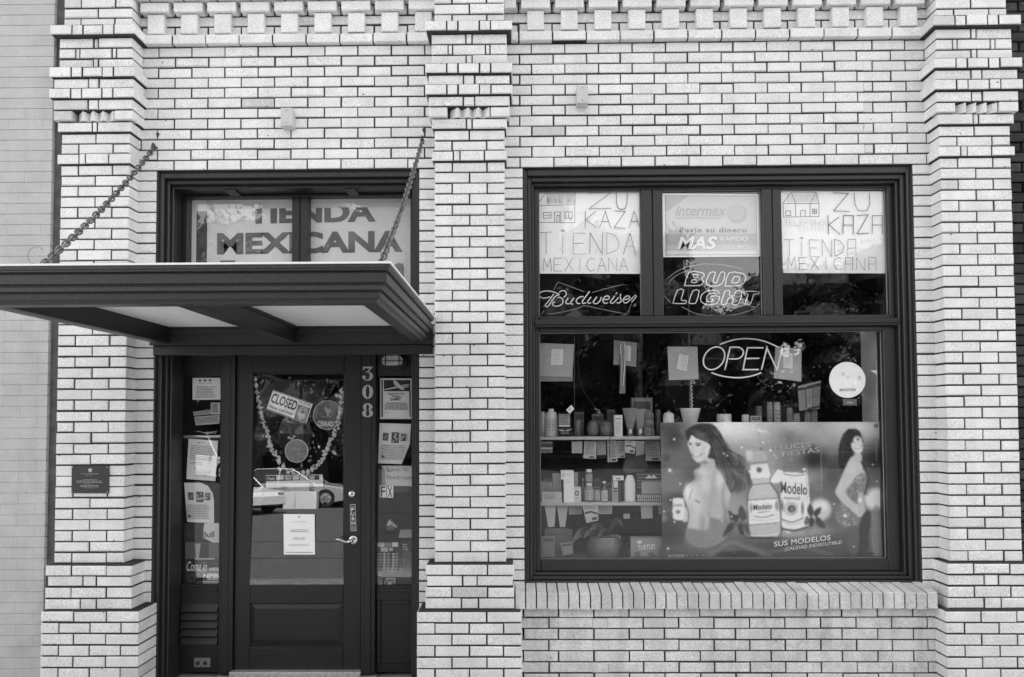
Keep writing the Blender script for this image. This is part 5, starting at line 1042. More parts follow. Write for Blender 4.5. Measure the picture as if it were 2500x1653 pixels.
def banner():
    I, W, HH = banner_tones(); Y = .190
    TL, TR, BR_, BL = [at(1600 + .25295 * a, 1020 + .25295 * b_, Y) for a, b_ in ((48, 45), (2170, 40), (2176, 1345), (70, 1362))]
    vs = []
    for j in range(HH):
        v = j / (HH - 1)
        for i in range(W):
            u = i / (W - 1); x = (TL[0] * (1 - u) + TR[0] * u) * (1 - v) + (BL[0] * (1 - u) + BR_[0] * u) * v; z = (TL[1] * (1 - u) + TR[1] * u) * (1 - v) + (BL[1] * (1 - u) + BR_[1] * u) * v
            vs.append((x, Y + .0035 * math.sin(u * 7 + v * 2) * v + .002 * math.sin(u * 19), z))
    fs = [(j * W + i, (j + 1) * W + i, (j + 1) * W + i + 1, j * W + i + 1) for j in range(HH - 1) for i in range(W - 1)]
    me = bpy.data.meshes.new('beer_banner'); me.from_pydata(vs, [], fs)
    a_ = me.attributes.new('tone', 'FLOAT', 'POINT'); a_.data.foreach_set('value', I.ravel()); me.materials.append(M_PRINTED); me.polygons.foreach_set('use_smooth', [True] * len(me.polygons))
    o = bpy.data.objects.new('beer_banner', me); COL.objects.link(o); sm = o.modifiers.new('thickness', 'SOLIDIFY'); sm.thickness = .0015; sm.offset = -1
    tag(o, 'large printed beer banner with two women, bottle and can, filling the low pane', 'banner')
    p = Sheet('print', '', '', [TL, TR, BR_, BL], Y - .005, .5, px=False); bpy.data.objects.remove(p.o); p.step = .0001; T = C6
    for dx, dy, g_ in ((3, 3, .12), (0, 0, .5)):
        p.textpx('FELICES', 1150 + dx, 265 + dy, 1500, 315 + dy, g_, T, 232 + dy, 282 + dy, shear=-.1); p.textpx('FIESTAS', 1222 + dx, 325 + dy, 1585, 375 + dy, g_, T, 280 + dy, 330 + dy, shear=-.1)
    p.textpx('SUS MODELOS', 1145, 1195, 1690, 1245, .72, T, 1128, 1180, bold=.012, spacing=1.05); p.textpx('\u00a1CALIDAD INDISCUTIBLE!', 1250, 1250, 1800, 1292, .68, T, 1183, 1222, bold=.006, spacing=1.05)
    p.textpx('Modelo', 1208, 610, 1465, 730, .13, T, 640, 745, bold=.01); p.textpx('especial', 1240, 752, 1395, 795, .22, T, 758, 800)
    p.textpx('Modelo', 945, 838, 1125, 893, .13, T, 820, 880, bold=.01); p.textpx('especial', 985, 905, 1100, 925, .25, T, 893, 913); p.textpx('Modelo', 165, 825, 258, 850, .25, T, 820, 846)
    p.textpx('TODO CON MEDIDA', 118, 1322, 285, 1344, .6, T, 1318, 1340, bold=.01); q_ = p.P(1600 + .253 * 300, 1020 + .253 * 1325); p.lines(q_[0], q_[1], q_[0] + .1, q_[1] + .012, 1, .45)
    p.mb.build('print', M_INK, o)
    r_ = MB()
    for a, b_ in ((80, 100), (2128, 78), (755, 1297)): x, z = at(1600 + .253 * a, 1020 + .253 * b_, Y - .006); r_.tube([(x + .009 * math.cos(k * math.pi / 6), Y - .006, z + .009 * math.sin(k * math.pi / 6)) for k in range(12)], .0025, 5, True)
    r_.build('grommet', M_STEEL, o)
banner()

# ------------------------------------------------------------------ papers in the sidelights
LY = .2765
S1_ = (400, 820, .2678)
def px(tr, pts): return [(tr[0] + tr[2] * a, tr[1] + tr[2] * b_) for a, b_ in pts]
p = Sheet('notice', 'white notice with three little emblems, top of the louvred sidelight', 'notice', px(S1_, [(262, 383), (515, 383), (515, 582), (261, 583)]), LY, .72)
for u in (.27, .45, .63): p.disc(u, .12, .045, .06, .12, 8)
p.lines(.2, .24, .85, .3, 1, .4); p.lines(.15, .38, .9, .95, 8, .35); p.done()
p = Sheet('ticket', 'small printed ticket card tucked under the top notice', 'card', px(S1_, [(428, 610), (512, 608), (512, 716), (428, 714)]), LY, .55); p.lines(.1, .1, .9, .9, 5, .12, .6); p.done()
p = Sheet('paper_strip', 'tilted grey strip of paper below the top notice', 'paper', px(S1_, [(265, 692), (430, 672), (430, 712), (272, 730)]), LY, .34); p.lines(.1, .2, .95, .8, 2, .2); p.done()
p = Sheet('ticket', 'tilted dotted card under the grey strip of paper', 'card', px(S1_, [(278, 738), (508, 720), (508, 800), (290, 816)]), LY, .46)
p.lines(.05, .15, .95, .9, 5, .12, .4, .05); p.done()
p = Sheet('notice', 'white typed letter, tilted, in the middle of the louvred sidelight', 'notice', px(S1_, [(225, 937), (495, 957), (470, 1325), (205, 1305)]), LY, .74)
p.disc(.36, .08, .03, .02, .1, 8); p.bar(.42, .06, .56, .075, .35); p.lines(.1, .15, .9, .53, 9, .3, .4, .12); p.lines(.1, .56, .6, .64, 2, .4); p.disc(.3, .72, .025, .015, .2, 8); p.lines(.3, .76, .9, .92, 4, .5); p.done()
def flyer(label, corners, cut, Y):
    p = Sheet('flyer', label, 'flyer', corners, Y, .66, outline=cut)
    p.photo(.12, .24, .3, .43); p.photo(.40, .22, .64, .48); p.photo(.70, .25, .86, .43); p.lines(.08, .54, .86, .92, 9, .35, .4, .1); p.disc(.16, .83, .06, .04, .14, 8); p.done()
flyer('flyer with three photos and a curled corner, in the louvred sidelight', px((380, 1200, .2889), [(240, -75), (500, -72), (494, 268), (255, 264)]), [(0, 0), (.55, 0), (.78, .08), (.93, .25), (.98, .42), (1, 1), (.9, .995), (.15, .985), (.05, .97)], LY)
S4 = (440, 1270, .1899)
p = Sheet('drink_sticker', 'half dark half white drink sticker low in the louvred sidelight', 'sticker', px(S4, [(60, 38), (500, 38), (500, 288), (60, 275)]), LY + .004, .035)
p.polypx([(310, 38), (500, 38), (500, 288), (420, 288), (300, 228), (285, 228)], .72, S4); p.textpx('Red', 95, 150, 225, 215, .06, S4, bold=.02); p.textpx('Bull', 285, 150, 440, 225, .10, S4, 145, 220, bold=.02); p.done()
p = Sheet('cup_poster', 'grey poster showing a tilted drinking cup, above the come in sign', 'poster', px(S4, [(65, 280), (505, 290), (505, 505), (65, 498)]), LY + .006, .10)
p.polypx([(190, 300), (265, 300), (240, 495), (205, 495)], .40, S4); p.polypx([(265, 300), (360, 290), (370, 495), (240, 495)], .05, S4); p.polypx([(370, 290), (500, 292), (500, 500), (375, 500)], .16, S4); p.polypx([(190, 490), (430, 488), (455, 505), (190, 508)], .62, S4); p.done()
p = Sheet('welcome_sign', 'dark welcome sign in white italic lettering, low in the louvred sidelight', 'sign', px(S4, [(62, 505), (505, 505), (505, 668), (62, 668)]), LY + .001, .02)
p.textpx('Come in', 85, 530, 345, 650, .74, S4, shear=.3); p.strokepx([(92, 648), (335, 652)], .0016, .7, S4); p.textpx("WE'R", 370, 605, 502, 655, .5, S4, bold=.03); p.done()
p = Sheet('open_card', 'dark card with dim big letters at the foot of the louvred sidelight', 'sign', px(S4, [(62, 672), (268, 672), (268, 815), (62, 808)]), LY + .002, .014); p.textpx('O', 95, 690, 205, 800, .05, S4, bold=.03); p.textpx('P', 215, 690, 262, 800, .05, S4, bold=.03); p.done()
p = Sheet('member_sticker', 'black sticker with four blocky white letters over white bars', 'sticker', px(S4, [(270, 672), (508, 672), (508, 822), (270, 818)]), LY + .0005, .015); p.textpx('NFIB', 295, 685, 498, 745, .72, S4, bold=.05); p.bar(.1, .63, 1, .67, .4); p.bar(.1, .77, 1, .86, .7); p.bar(.1, .93, 1, .97, .5); p.done()
q = MB(); x0, z0 = at(447, 1063, .30); x1, z1 = at(536, 1063, .30); q.cbox(x0, x1 + .02, .30, .42, z0 - .02, z0); tag(q.build('small_shelf', mat('shelf_paint')), 'short pale shelf edge seen through the louvred sidelight', 'shelf')

S3_ = (820, 820, .2679)
p = Sheet('travel_flyer', 'travel agency flyer with an airliner on a dark band, under the bulkhead lamp', 'flyer', px(S3_, [(403, 387), (690, 388), (691, 758), (404, 758)]), LY, .66)
p.polypx([(415, 398), (428, 398), (428, 740), (415, 740)], .03, S3_); p.polypx([(438, 402), (680, 402), (680, 505), (438, 505)], .035, S3_); p.polypx([(668, 505), (682, 505), (682, 740), (672, 740)], .04, S3_)
p.polypx([(522, 410), (545, 406), (580, 440), (620, 480), (625, 492), (600, 492), (560, 470), (530, 440)], .6, S3_); p.polypx([(420, 492), (545, 462), (560, 475), (440, 496)], .62, S3_); p.polypx([(590, 452), (668, 438), (668, 448), (600, 465)], .6, S3_); p.polypx([(608, 466), (668, 458), (668, 466), (615, 476)], .5, S3_); p.strokepx([(590, 405), (610, 415), (640, 402)], .0015, .5, S3_)
p.textpx('Agencia de', 472, 516, 624, 540, .12, S3_, bold=.02); p.textpx('Viajes', 508, 540, 592, 568, .12, S3_, bold=.02); p.textpx('SAMY', 497, 565, 596, 590, .06, S3_, bold=.02)
a = p.P(820 + 445 * .2679, 820 + 610 * .2679); e = p.P(820 + 660 * .2679, 820 + 680 * .2679); p.lines(a[0], a[1], e[0], e[1], 4, .14, .5, .2, True); p.textpx('TEL.', 443, 695, 478, 706, .15, S3_); p.done()
flyer('flyer with three photos and a folded corner, under the travel flyer', px(S3_, [(398, 795), (685, 803), (668, 1170), (385, 1162)]), [(0, 0), (1, 0), (.99, .5), (.76, 1), (0, 1)], LY)
S9 = (920, 1120, .2008)
p = Sheet('paper_note', 'handwritten apology note on white paper above the loose letter cards', 'note', px(S9, [(35, 85), (436, 88), (436, 335), (35, 325)]), LY + .003, .52)
p.polypx([(35, 90), (62, 90), (60, 322), (35, 322)], .02, S9); p.polypx([(62, 90), (98, 130), (105, 322), (62, 322)], .3, S9)
p.penpx('Sorry', 118, 105, 275, 160, .0028, .14, S9, gap=.15); p.penpx('No', 325, 105, 385, 150, .0026, .2, S9); p.penpx('Restroom', 125, 198, 425, 250, .0024, .2, S9, gap=.12); p.done()
for ch, qd, nm in (('F', [(38, 325), (112, 325), (113, 472), (36, 470)], 'white card bearing a tall black letter F'), ('X', [(120, 335), (200, 332), (200, 475), (120, 475)], 'white card bearing a tall black letter X')):
    p = Sheet('letter_card', nm, 'letter card', px(S9, qd), LY - .001, .74); p.text(ch, .14, .06, .86, .94, .03, bold=.015); p.done()
p = Sheet('dark_card', 'dark strip card tucked under the handwritten note', 'card', px(S9, [(205, 332), (392, 332), (388, 402), (205, 408)]), LY + .002, .05); p.done()
S10 = (880, 1290, .16746)
p = Sheet('hours_panel', 'dark sticker panel of opening hours and payment marks, low in the plain sidelight', 'sticker', px(S10, [(235, 200), (758, 190), (758, 640), (235, 640)]), LY, .028)
for a, b_, c_, d_, g_ in ((255, 210, 352, 270, .62), (365, 212, 450, 268, .22), (462, 205, 548, 268, .6), (298, 280, 398, 336, .6), (415, 280, 476, 330, .36)): p.polypx([(a, b_), (c_, b_), (c_, d_), (a, d_)], g_, S10)
p.textpx('VISA', 308, 290, 388, 326, .1, S10, shear=.2); p.bar(.06, .055, .2, .07, .2); p.polypx([(560, 200), (620, 270), (620, 620), (560, 560)], .02, S10); p.polypx([(622, 330), (745, 330), (745, 640), (610, 640)], .12, S10)
for i in range(7):
    v = 362 + 40 * i
    p.polypx([(250, v), (318, v), (318, v + 24), (250, v + 24)], .3, S10); p.polypx([(335, v - 5), (370, v - 5), (370, v + 30), (335, v + 30)], .4, S10); p.textpx('00', 390, v, 428, v + 24, .5, S10, bold=.02); p.polypx([(470, v - 5), (497, v - 5), (497, v + 28), (470, v + 28)], .42, S10); p.textpx('30' if i % 2 else '00', 508, v, 552, v + 24, .5, S10, bold=.02)
p.lines(.74, .06, .89, .30, 3, .5, .65, .2)
p.lines(.78, .55, .84, .8, 8, .4); p.lines(.87, .55, .93, .95, 10, .35); p.done()
p = Sheet('side_sticker', 'narrow upright strip of small stickers beside the hours panel', 'sticker', px(S10, [(238, 600), (312, 600), (320, 838), (258, 838)]), LY - .0014, .1)
for i in range(5): p.bar(.08, .04 + .19 * i, .92, .19 + .19 * i, (.5, .45, .2, .3, .42)[i]); p.lines(.2, .07 + .19 * i, .85, .16 + .19 * i, 2, .12)
p.done()
p = Sheet('framed_sticker', 'little tilted sticker with a white border at the foot of the plain sidelight', 'sticker', px(S10, [(372, 725), (518, 732), (485, 842), (340, 832)]), LY - .0005, .55); p.poly([(.06, .09), (.94, .09), (.94, .91), (.06, .91)], .06); p.textpx('We accept', 385, 765, 490, 790, .5, S10, shear=.2) if False else p.lines(.15, .35, .85, .6, 2, .5); p.bar(.35, .55, .7, .82, .4); p.done()
p = Sheet('paper', 'pale paper scrap behind glass above the hours panel', 'paper', px(S10, [(578, 20), (758, 18), (758, 135), (555, 138)]), LY + .012, .25); p.done()
q = MB(); c_ = [at(920 + .2008 * a, 1120 + .2008 * b_, .30) for a, b_ in ((120, 808), (150, 745), (205, 800), (205, 860), (120, 860))]; q.prism(c_, .30, .34, .12); o = tag(q.build('toy_house', M_CARD), 'tiny cardboard house behind the plain sidelight', 'toy house')
q = MB(); c_ = [at(920 + .2008 * a, 1120 + .2008 * b_, .296) for a, b_ in ((115, 810), (150, 742), (160, 752), (245, 832), (235, 842), (165, 790), (160, 812))]; q.prism(c_, .294, .345, .5); q.build('roof', M_CARD, o)

# ------------------------------------------------------------------ things on and behind the door glass
IY = .2955
p = Sheet('notice', 'white typed notice taped to the middle of the door glass', 'notice', [(692, 1255), (768, 1255.5), (769, 1354), (693, 1354)], DY + .004, .76)
p.disc(.5, .07, .035, .022, .12, 4); p.lines(.28, .18, .75, .21, 1, .5); p.lines(.2, .38, .82, .46, 2, .35, centre=True); p.lines(.3, .58, .7, .64, 2, .3, centre=True); p.lines(.12, .74, .84, .8, 2, .55, centre=True); p.lines(.06, .935, .95, .955, 1, .2, .8, 0); p.done()
D2 = (570, 860, .2423)
p = Sheet('card_strip', 'white payment card strip with a dark band of little logos across the door glass', 'sticker', px(D2, [(325, 1240), (898, 1232), (902, 1352), (328, 1366)]), IY + .002, .66)
p.polypx([(327, 1245), (865, 1238), (865, 1284), (329, 1302)], .04, D2); p.textpx('Push', 345, 1258, 412, 1288, .6, D2, bold=.03)
for a, e, g_ in ((430, 505, .68), (597, 662, .6), (672, 748, .68), (765, 818, .5)): p.polypx([(a, 1246), (e, 1244), (e, 1282), (a, 1286)], g_, D2)
u, v = p.P(570 + .2423 * 552, 860 + .2423 * 1266); p.disc(u - .025, v, .034, .2, .42, 18); p.disc(u + .025, v, .034, .2, .34, 18); p.textpx('VISA', 682, 1252, 738, 1275, .1, D2, bold=.01, shear=.2); p.textpx('AMEX', 440, 1256, 496, 1272, .3, D2) if False else p.lines(.19, .2, .3, .3, 1, .3); p.done()
p = Sheet('small_sticker', 'faint dark grey sticker at the hinge edge of the door glass', 'sticker', px(D2, [(195, 800), (330, 803), (330, 885), (195, 885)]), IY + .003, .06); p.lines(.15, .38, .7, .62, 2, .35); p.polypx([(290, 830), (310, 826), (306, 860), (288, 860)], .4, D2); p.done()
p = Sheet('push_plate', 'upright push sticker on the door stile above the lever', 'sticker', [(854.6, 1231.5), (867.6, 1231), (870.2, 1296), (856, 1296.5)], DY - .0016, .5, m=M_PAPER)
p.bar(.08, .02, .92, .98, .03); p.bar(.14, .08, .86, .1, .5); p.bar(.14, .80, .86, .965, .2)
for i, ch in enumerate('PUSH'): p.text(ch, .22, .13 + .17 * i, .78, .26 + .17 * i, .7, bold=.03)
p.done()
def string(name, pts, Y, r, parent): q = MB(); q.tube([(x, Y, z) for x, z in [at(D2[0] + D2[2] * a, D2[1] + D2[2] * b_, Y) for a, b_ in pts]], r, 5); return q.build(name, M_STEEL, parent)
p = Sheet('closed_sign', 'tilted white closed sign with a return clock, hung inside the door glass', 'sign', px(D2, [(400, 375), (800, 515), (730, 720), (330, 580)]), .32, .9, thick=.003)
p.bar(0, 0, 1, .05, .25); p.text('CLOSED', .03, .14, .66, .60, .03, bold=.02); p.text('Please Call Again', .03, .72, .64, .88, .1, shear=.3, bold=.015); p.bar(0, .93, 1, 1, .3); p.bar(.69, .26, .98, .94, .22); p.text('WILL RETURN', .68, .08, .97, .19, .15)
p.disc(.835, .59, .125, .30, .6, 30); [p.disc(.835 + .095 * math.cos(a), .59 + .23 * math.sin(a), .012, .026, .12, 6) for a in [k * math.pi / 6 for k in range(12)]]; p.poly([(.82, .62), (.825, .40), (.835, .36), (.845, .40), (.85, .62)], .05); p.poly([(.82, .60), (.86, .50), (.87, .53), (.84, .64)], .05); o = p.done()
string('cord', [(510, 402), (565, 262), (675, 442)], .318, .0012, o); q = MB(); x, z = at(570 + .2423 * 565, 860 + .2423 * 258, .315); q.ball((x, .315, z), .008, 10, 6, .3); q.build('suction_hook', M_PLASTIC, o)
cx_, cz_ = at(570 + .2423 * 948, 860 + .2423 * 633, .318); rr = .1005; n = 36; circ = [(.5 + .5 * math.cos(2 * math.pi * k / n), .5 + .5 * math.sin(2 * math.pi * k / n)) for k in range(n)]
p = Sheet('round_sign', 'dark round hanging sign with a pale rim, reading shut in Spanish, inside the door', 'sign', [(cx_ - rr, cz_ + rr), (cx_ + rr, cz_ + rr), (cx_ + rr, cz_ - rr), (cx_ - rr, cz_ - rr)], .318, .5, px=False, outline=circ, thick=.003)
p.disc(.5, .5, .475, .475, .13, 36); p.poly([(.43, .20), (.50, .27), (.60, .30), (.62, .40), (.53, .45), (.55, .54), (.50, .53), (.47, .44), (.40, .34), (.38, .24)], .42); p.textpx('CERRADO', 850, 690, 1040, 745, .66, D2, 697, 752, bold=.03); p.lines(.3, .55, .72, .61, 1, .4); p.lines(.28, .14, .72, .18, 1, .3)
for k in range(16): a = math.pi * (1.05 + .9 * k / 15); p.bar(.5 + .42 * math.cos(a) - .015, .5 + .42 * math.sin(a) - .015, .5 + .42 * math.cos(a) + .012, .5 + .42 * math.sin(a) + .012, .4)
o = p.done(); string('cord', [(945, 490), (945, 282)], .317, .0012, o); q = MB(); x, z = at(570 + .2423 * 945, 860 + .2423 * 278, .315); q.ball((x, .315, z), .008, 10, 6, .3); q.build('suction_hook', M_PLASTIC, o)
cx_, cz_ = at(570 + .2423 * 635, 860 + .2423 * 995, .31); rr = .0795
p = Sheet('round_ornament', 'grey round hanging ornament with a bow on top, in the middle of the door glass', 'ornament', [(cx_ - rr, cz_ + rr), (cx_ + rr, cz_ + rr), (cx_ + rr, cz_ - rr), (cx_ - rr, cz_ - rr)], .31, .62, px=False, outline=circ, thick=.004)
p.disc(.5, .5, .475, .475, .24, 36)
for k in range(60): a, r_ = random.uniform(0, 6.28), random.uniform(.1, .45) ; p.n = 2; p.disc(.5 + r_ * math.cos(a), .5 + r_ * math.sin(a), .02, .016, random.choice([.14, .34, .4]), 6)
p.n = 4; p.text('King', .28, .33, .72, .5, .42, shear=.2, bold=.02) if False else p.lines(.3, .38, .7, .5, 1, .42, .9); p.disc(.6, .62, .06, .08, .36, 10); o = p.done()
q = MB()
for a, b_, r_ in ((556, 860, .008), (612, 848, .009), (575, 868, .007), (597, 868, .007), (592, 885, .005)): x, z = at(570 + .2423 * a, 860 + .2423 * b_, .308); q.ball((x, .308, z), r_, 8, 5, .66)
q.build('bow', M_PLASTIC, o); string('cord', [(578, 850), (583, 765)], .31, .0016, o)
gl = thing('flower_garland', 'swag of dried flowers and beads looped inside the door glass', 'garland', (at(715, 1150, .305)[0], .305, at(715, 1150, .305)[1]))
gp = [(218, 270), (235, 400), (258, 500), (278, 610), (298, 700), (335, 800), (362, 905), (395, 985), (420, 1030), (460, 1105), (550, 1195), (650, 1222), (750, 1208), (830, 1150), (900, 1080), (945, 975), (985, 880), (1035, 775), (1060, 660), (1078, 560), (1095, 460), (1090, 310)]
string('cord', gp, .306, .0016, gl); string('cord', [(905, 1070), (960, 900), (1010, 720), (1050, 560), (1060, 470), (1100, 330)], .309, .0014, gl)
gm = [((gp[k][0] + gp[k + 1][0]) / 2 + random.uniform(-8, 8), (gp[k][1] + gp[k + 1][1]) / 2) for k in range(len(gp) - 1)]
for i, (a, b_) in enumerate(gp[:-1] + gm + [(1080, 590), (1060, 430), (1010, 1010), (905, 1020), (470, 1160), (340, 830), (355, 930)]):
    x, z = at(D2[0] + D2[2] * a, D2[1] + D2[2] * b_, .303); q = MB()
    if i % 3 == 0 and i < 42: q.lathe([(.002, -.02), (.013, -.008), (.0145, .003), (.008, .017), (.002, .022)], x, .303, z, 9, tone=random.uniform(.6, .85)); q.build('bead', M_PLASTIC, gl, True)
    else:
        for k in range(7): an, r_ = random.uniform(0, 6.28), random.uniform(.004, .017); q.ball((x + r_ * math.cos(an), .303 + random.uniform(-.004, .004), z + r_ * math.sin(an)), random.uniform(.0055, .010), 6, 4, random.uniform(.4, .75))
        q.build('flower', M_PAPER, gl)

# ------------------------------------------------------------------ across the street (what the panes mirror)
def car(name, label, x_front, y_side, paint, g=.4, Lc=4.5, hood=.78, roof=1.4, z0=-.2):
    t = thing(name, label, 'car', (x_front - Lc / 2, y_side - .88, z0), 'cars parked across the street')
    xf = x_front; prof = [(0, .30), (-.02, .55), (-.12, .68), (-.9, hood), (-1.25, hood + .04), (-3.4, .86), (-4.2, .84), (-4.45, .76), (-4.5, .5), (-4.46, .28), (-3.9, .22), (-.5, .20)]
    prof = [(x * Lc / 4.5, z) for x, z in prof]; st = [(.0, .94, .03), (-.07, 1, 0), (-.88, 1.01, 0), (-1.69, 1, 0), (-1.76, .94, .03)]; vs = []; n = len(prof)
    for dy, sc_, dz in st:
        for x, z in prof: vs.append((xf - Lc / 2 + (x + Lc / 2) * sc_, y_side + dy, z0 + z - dz * (z > .4)))
    fs = [(i * n + k, i * n + (k + 1) % n, (i + 1) * n + (k + 1) % n, (i + 1) * n + k) for i in range(4) for k in range(n)] + [tuple(range(n)), tuple(range(4 * n, 5 * n))[::-1]]
    q = MB(); q.add(vs, fs, g); q.build('body', paint, t)
    gh = [(-1.2, hood + .02), (-1.95, roof - .03), (-2.4, roof), (-3.1, roof - .02), (-3.9, .85)]; gh = [(x * Lc / 4.5, z) for x, z in gh]; vs = []
    for dy, dx, in ((-.06, 0), (-1.70, 0)):
        for x, z in gh: k = (z - .8) / .6; vs.append((xf + x, y_side + dy + (-.16 if dy > -.5 else .16) * k, z0 + z))
    q = MB(); q.add(vs, [tuple(range(5))[::-1], tuple(range(5, 10))] + [(k, k + 1, 6 + k, 5 + k) for k in range(4)], 1.); q.build('cabin_glass', M_BLACK, t)
    q = MB(); q.tube([(xf + x, y_side - .05 - .16 * (z - .8) / .6, z0 + z + .005) for x, z in gh], .022, 6, tone=g); q.tube([(xf + x, y_side - 1.71 + .16 * (z - .8) / .6, z0 + z + .005) for x, z in gh], .022, 6, tone=g)
    q.box(xf + gh[3][0], xf + gh[1][0], y_side - 1.55, y_side - .21, z0 + roof - .02, z0 + roof + .012, g); q.tube([(xf + -2.65, y_side - .07, z0 + .85), (xf - 2.62, y_side - .21, z0 + roof)], .03, 6, tone=g); q.build('roof', paint, t)
    for wx in (-.85, -3.6):
        for wy in (y_side + .012, y_side - 1.772):
            wx_ = xf + wx * Lc / 4.5; sg = 1 if wy > y_side - .5 else -1; q = MB(); N_ = 22; vs = []
            for rr_, dd in ((.20, .0), (.32, 0), (.33, -.03), (.33, -.19), (.2, -.2)):
                for k in range(N_): vs.append((wx_ + rr_ * math.cos(2 * math.pi * k / N_), wy + dd * sg, z0 + .33 + rr_ * math.sin(2 * math.pi * k / N_)))
            q.add(vs, [(i * N_ + k, i * N_ + (k + 1) % N_, (i + 1) * N_ + (k + 1) % N_, (i + 1) * N_ + k) for i in range(4) for k in range(N_)]); wo_ = q.build('wheel', M_TYRE, t)
            q = MB(); q.prism([(wx_ + .06 * math.cos(k * .5236), z0 + .33 + .06 * math.sin(k * .5236)) for k in range(12)], wy + .004 * sg, wy - .02 * sg)
            for k in range(6):
                a = k * math.pi / 3; ca, sa = math.cos(a), math.sin(a); q.prism([(wx_ + ca * .05 - sa * .03, z0 + .33 + sa * .05 + ca * .03), (wx_ + ca * .21 - sa * .018, z0 + .33 + sa * .21 + ca * .018), (wx_ + ca * .21 + sa * .018, z0 + .33 + sa * .21 - ca * .018), (wx_ + ca * .05 + sa * .03, z0 + .33 + sa * .05 - ca * .03)], wy + .003 * sg, wy - .02 * sg)
            q.build('rim', M_CHROME, wo_)
    for wy in (-.06, -1.5): q = MB(); q.cbox(xf - .42, xf - .03, y_side + wy - .16, y_side + wy + .062, z0 + .52, z0 + .66, .02); q.build('headlight', mat('headlamp', .4, .1, .6, noise=.3), t)
    q = MB(); q.ball((xf - 1.45, y_side + .08, z0 + .92), .09, 10, 6); q.build('wing_mirror', M_BLACK, t)
    q = MB(); q.box(xf - 2.72, xf - 2.7, y_side + .001, y_side + .004, z0 + .26, z0 + .84); q.box(xf - 2.5, xf - 2.3, y_side + .001, y_side + .02, z0 + .72, z0 + .75); q.box(xf - 1.5, xf - 1.48, y_side + .001, y_side + .004, z0 + .3, z0 + .8); q.build('door_seam', M_BLACK, t)
    return t
car('silver_sedan', 'silver sedan parked along the far kerb, mirrored in the door glass', -5.86, -19.3, M_SCAR, 1., 5.0, .80, 1.36)
car('white_sedan', 'white sedan turned nose out in front of the silver one, mirrored in the door glass', -9.65 + 2.2, -17.35 + .88, M_WCAR, 1., 4.4, .76).rotation_euler = (0, 0, R(33))
for x0, x1, lab in ((-8.15, -7.75, 'white concrete block beside the white sedan'), (-7.73, -7.0, 'white concrete block by the wheel of the silver sedan')):
    q = MB(); q.cbox(x0, x1, -19.2, -18.9, -.2, .38, .02); tag(q.build('concrete_block', M_WHITE), lab, 'block', 'white blocks by the kerb')

def tree_mesh(seed, n=6500):
    r = np.random.default_rng(seed); cl = []
    for _ in range(30):
        a, e = r.random() * 6.28, r.random(); rad = .25 + .72 * r.random() ** .6; cl.append((rad * math.cos(a) * (1 - .45 * e), rad * math.sin(a) * (1 - .45 * e), e * 2 - .8, .24 + .22 * r.random()))
    v, f = [], []
    for c_ in cl:                                              # solid rough core inside the leaves, added to block bright sky gaps
        k = len(v); N_, M_ = 9, 6
        for i_ in range(M_ + 1):
            for j_ in range(N_):
                th, ph = math.pi * i_ / M_, 2 * math.pi * j_ / N_; q_ = c_[3] * .74 * (.75 + .4 * r.random()); v.append((c_[0] + q_ * math.sin(th) * math.cos(ph), c_[1] + q_ * math.sin(th) * math.sin(ph), c_[2] + q_ * math.cos(th)))
        f += [(k + i_ * N_ + j_, k + i_ * N_ + (j_ + 1) % N_, k + (i_ + 1) * N_ + (j_ + 1) % N_, k + (i_ + 1) * N_ + j_) for i_ in range(M_) for j_ in range(N_)]
    m0 = len(f)
    for i in range(n):
        c_ = cl[r.integers(len(cl))]; d_ = r.standard_normal(3); d_ /= np.linalg.norm(d_); p_ = np.array(c_[:3]) + d_ * c_[3] * (.7 + .38 * r.random()); s_ = .014 + .022 * r.random()
        a = r.standard_normal(3); a = a / np.linalg.norm(a) * s_; b_ = np.cross(d_ + .5 * r.standard_normal(3), a); b_ = b_ / (np.linalg.norm(b_) + 1e-6) * s_ * .6; k = len(v)
        v += [tuple(p_ - a), tuple(p_ + b_), tuple(p_ + a), tuple(p_ - b_)]; f.append((k, k + 1, k + 2, k + 3))
    me = bpy.data.meshes.new('crown'); me.from_pydata(v, [], f); me.materials.append(M_LEAF); a_ = me.attributes.new('tone', 'FLOAT', 'FACE'); a_.data.foreach_set('value', [.7] * m0 + [.35 + r.random() * .5 + 5.5 * max(0., math.sin(5.1 * v[q_[0]][0] + seed) * math.sin(4.3 * v[q_[0]][1] + 2 * seed) + .55 * math.sin(6.7 * v[q_[0]][2] + seed) - .28) ** 1.6 for q_ in f[m0:]]); return me  # brighter clumps put sunlit patches into the leaf tones
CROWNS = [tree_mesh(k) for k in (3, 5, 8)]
q = MB()
tl = ['broad dense shade tree straight across from the door', 'leaning dense shade tree across the street', 'spreading street tree across from the pillar', 'tall thin crowned tree opposite the display window', 'low round tree opposite the display window', 'lowest round tree in the gap of the tree row', 'low bushy tree past the gap', 'tall dense tree past the far pilaster', 'far tall tree at the end of the row', 'dense tree beside the lawn, first in the row', 'dark evergreen like tree behind the row, door side', 'dark evergreen like tree behind the row, window side', 'big backdrop tree farthest along the lawn', 'bushy tree at the back of the lawn', 'tree with a thick trunk just behind the silver sedan', 'wide tree at the back, opposite the pillar']
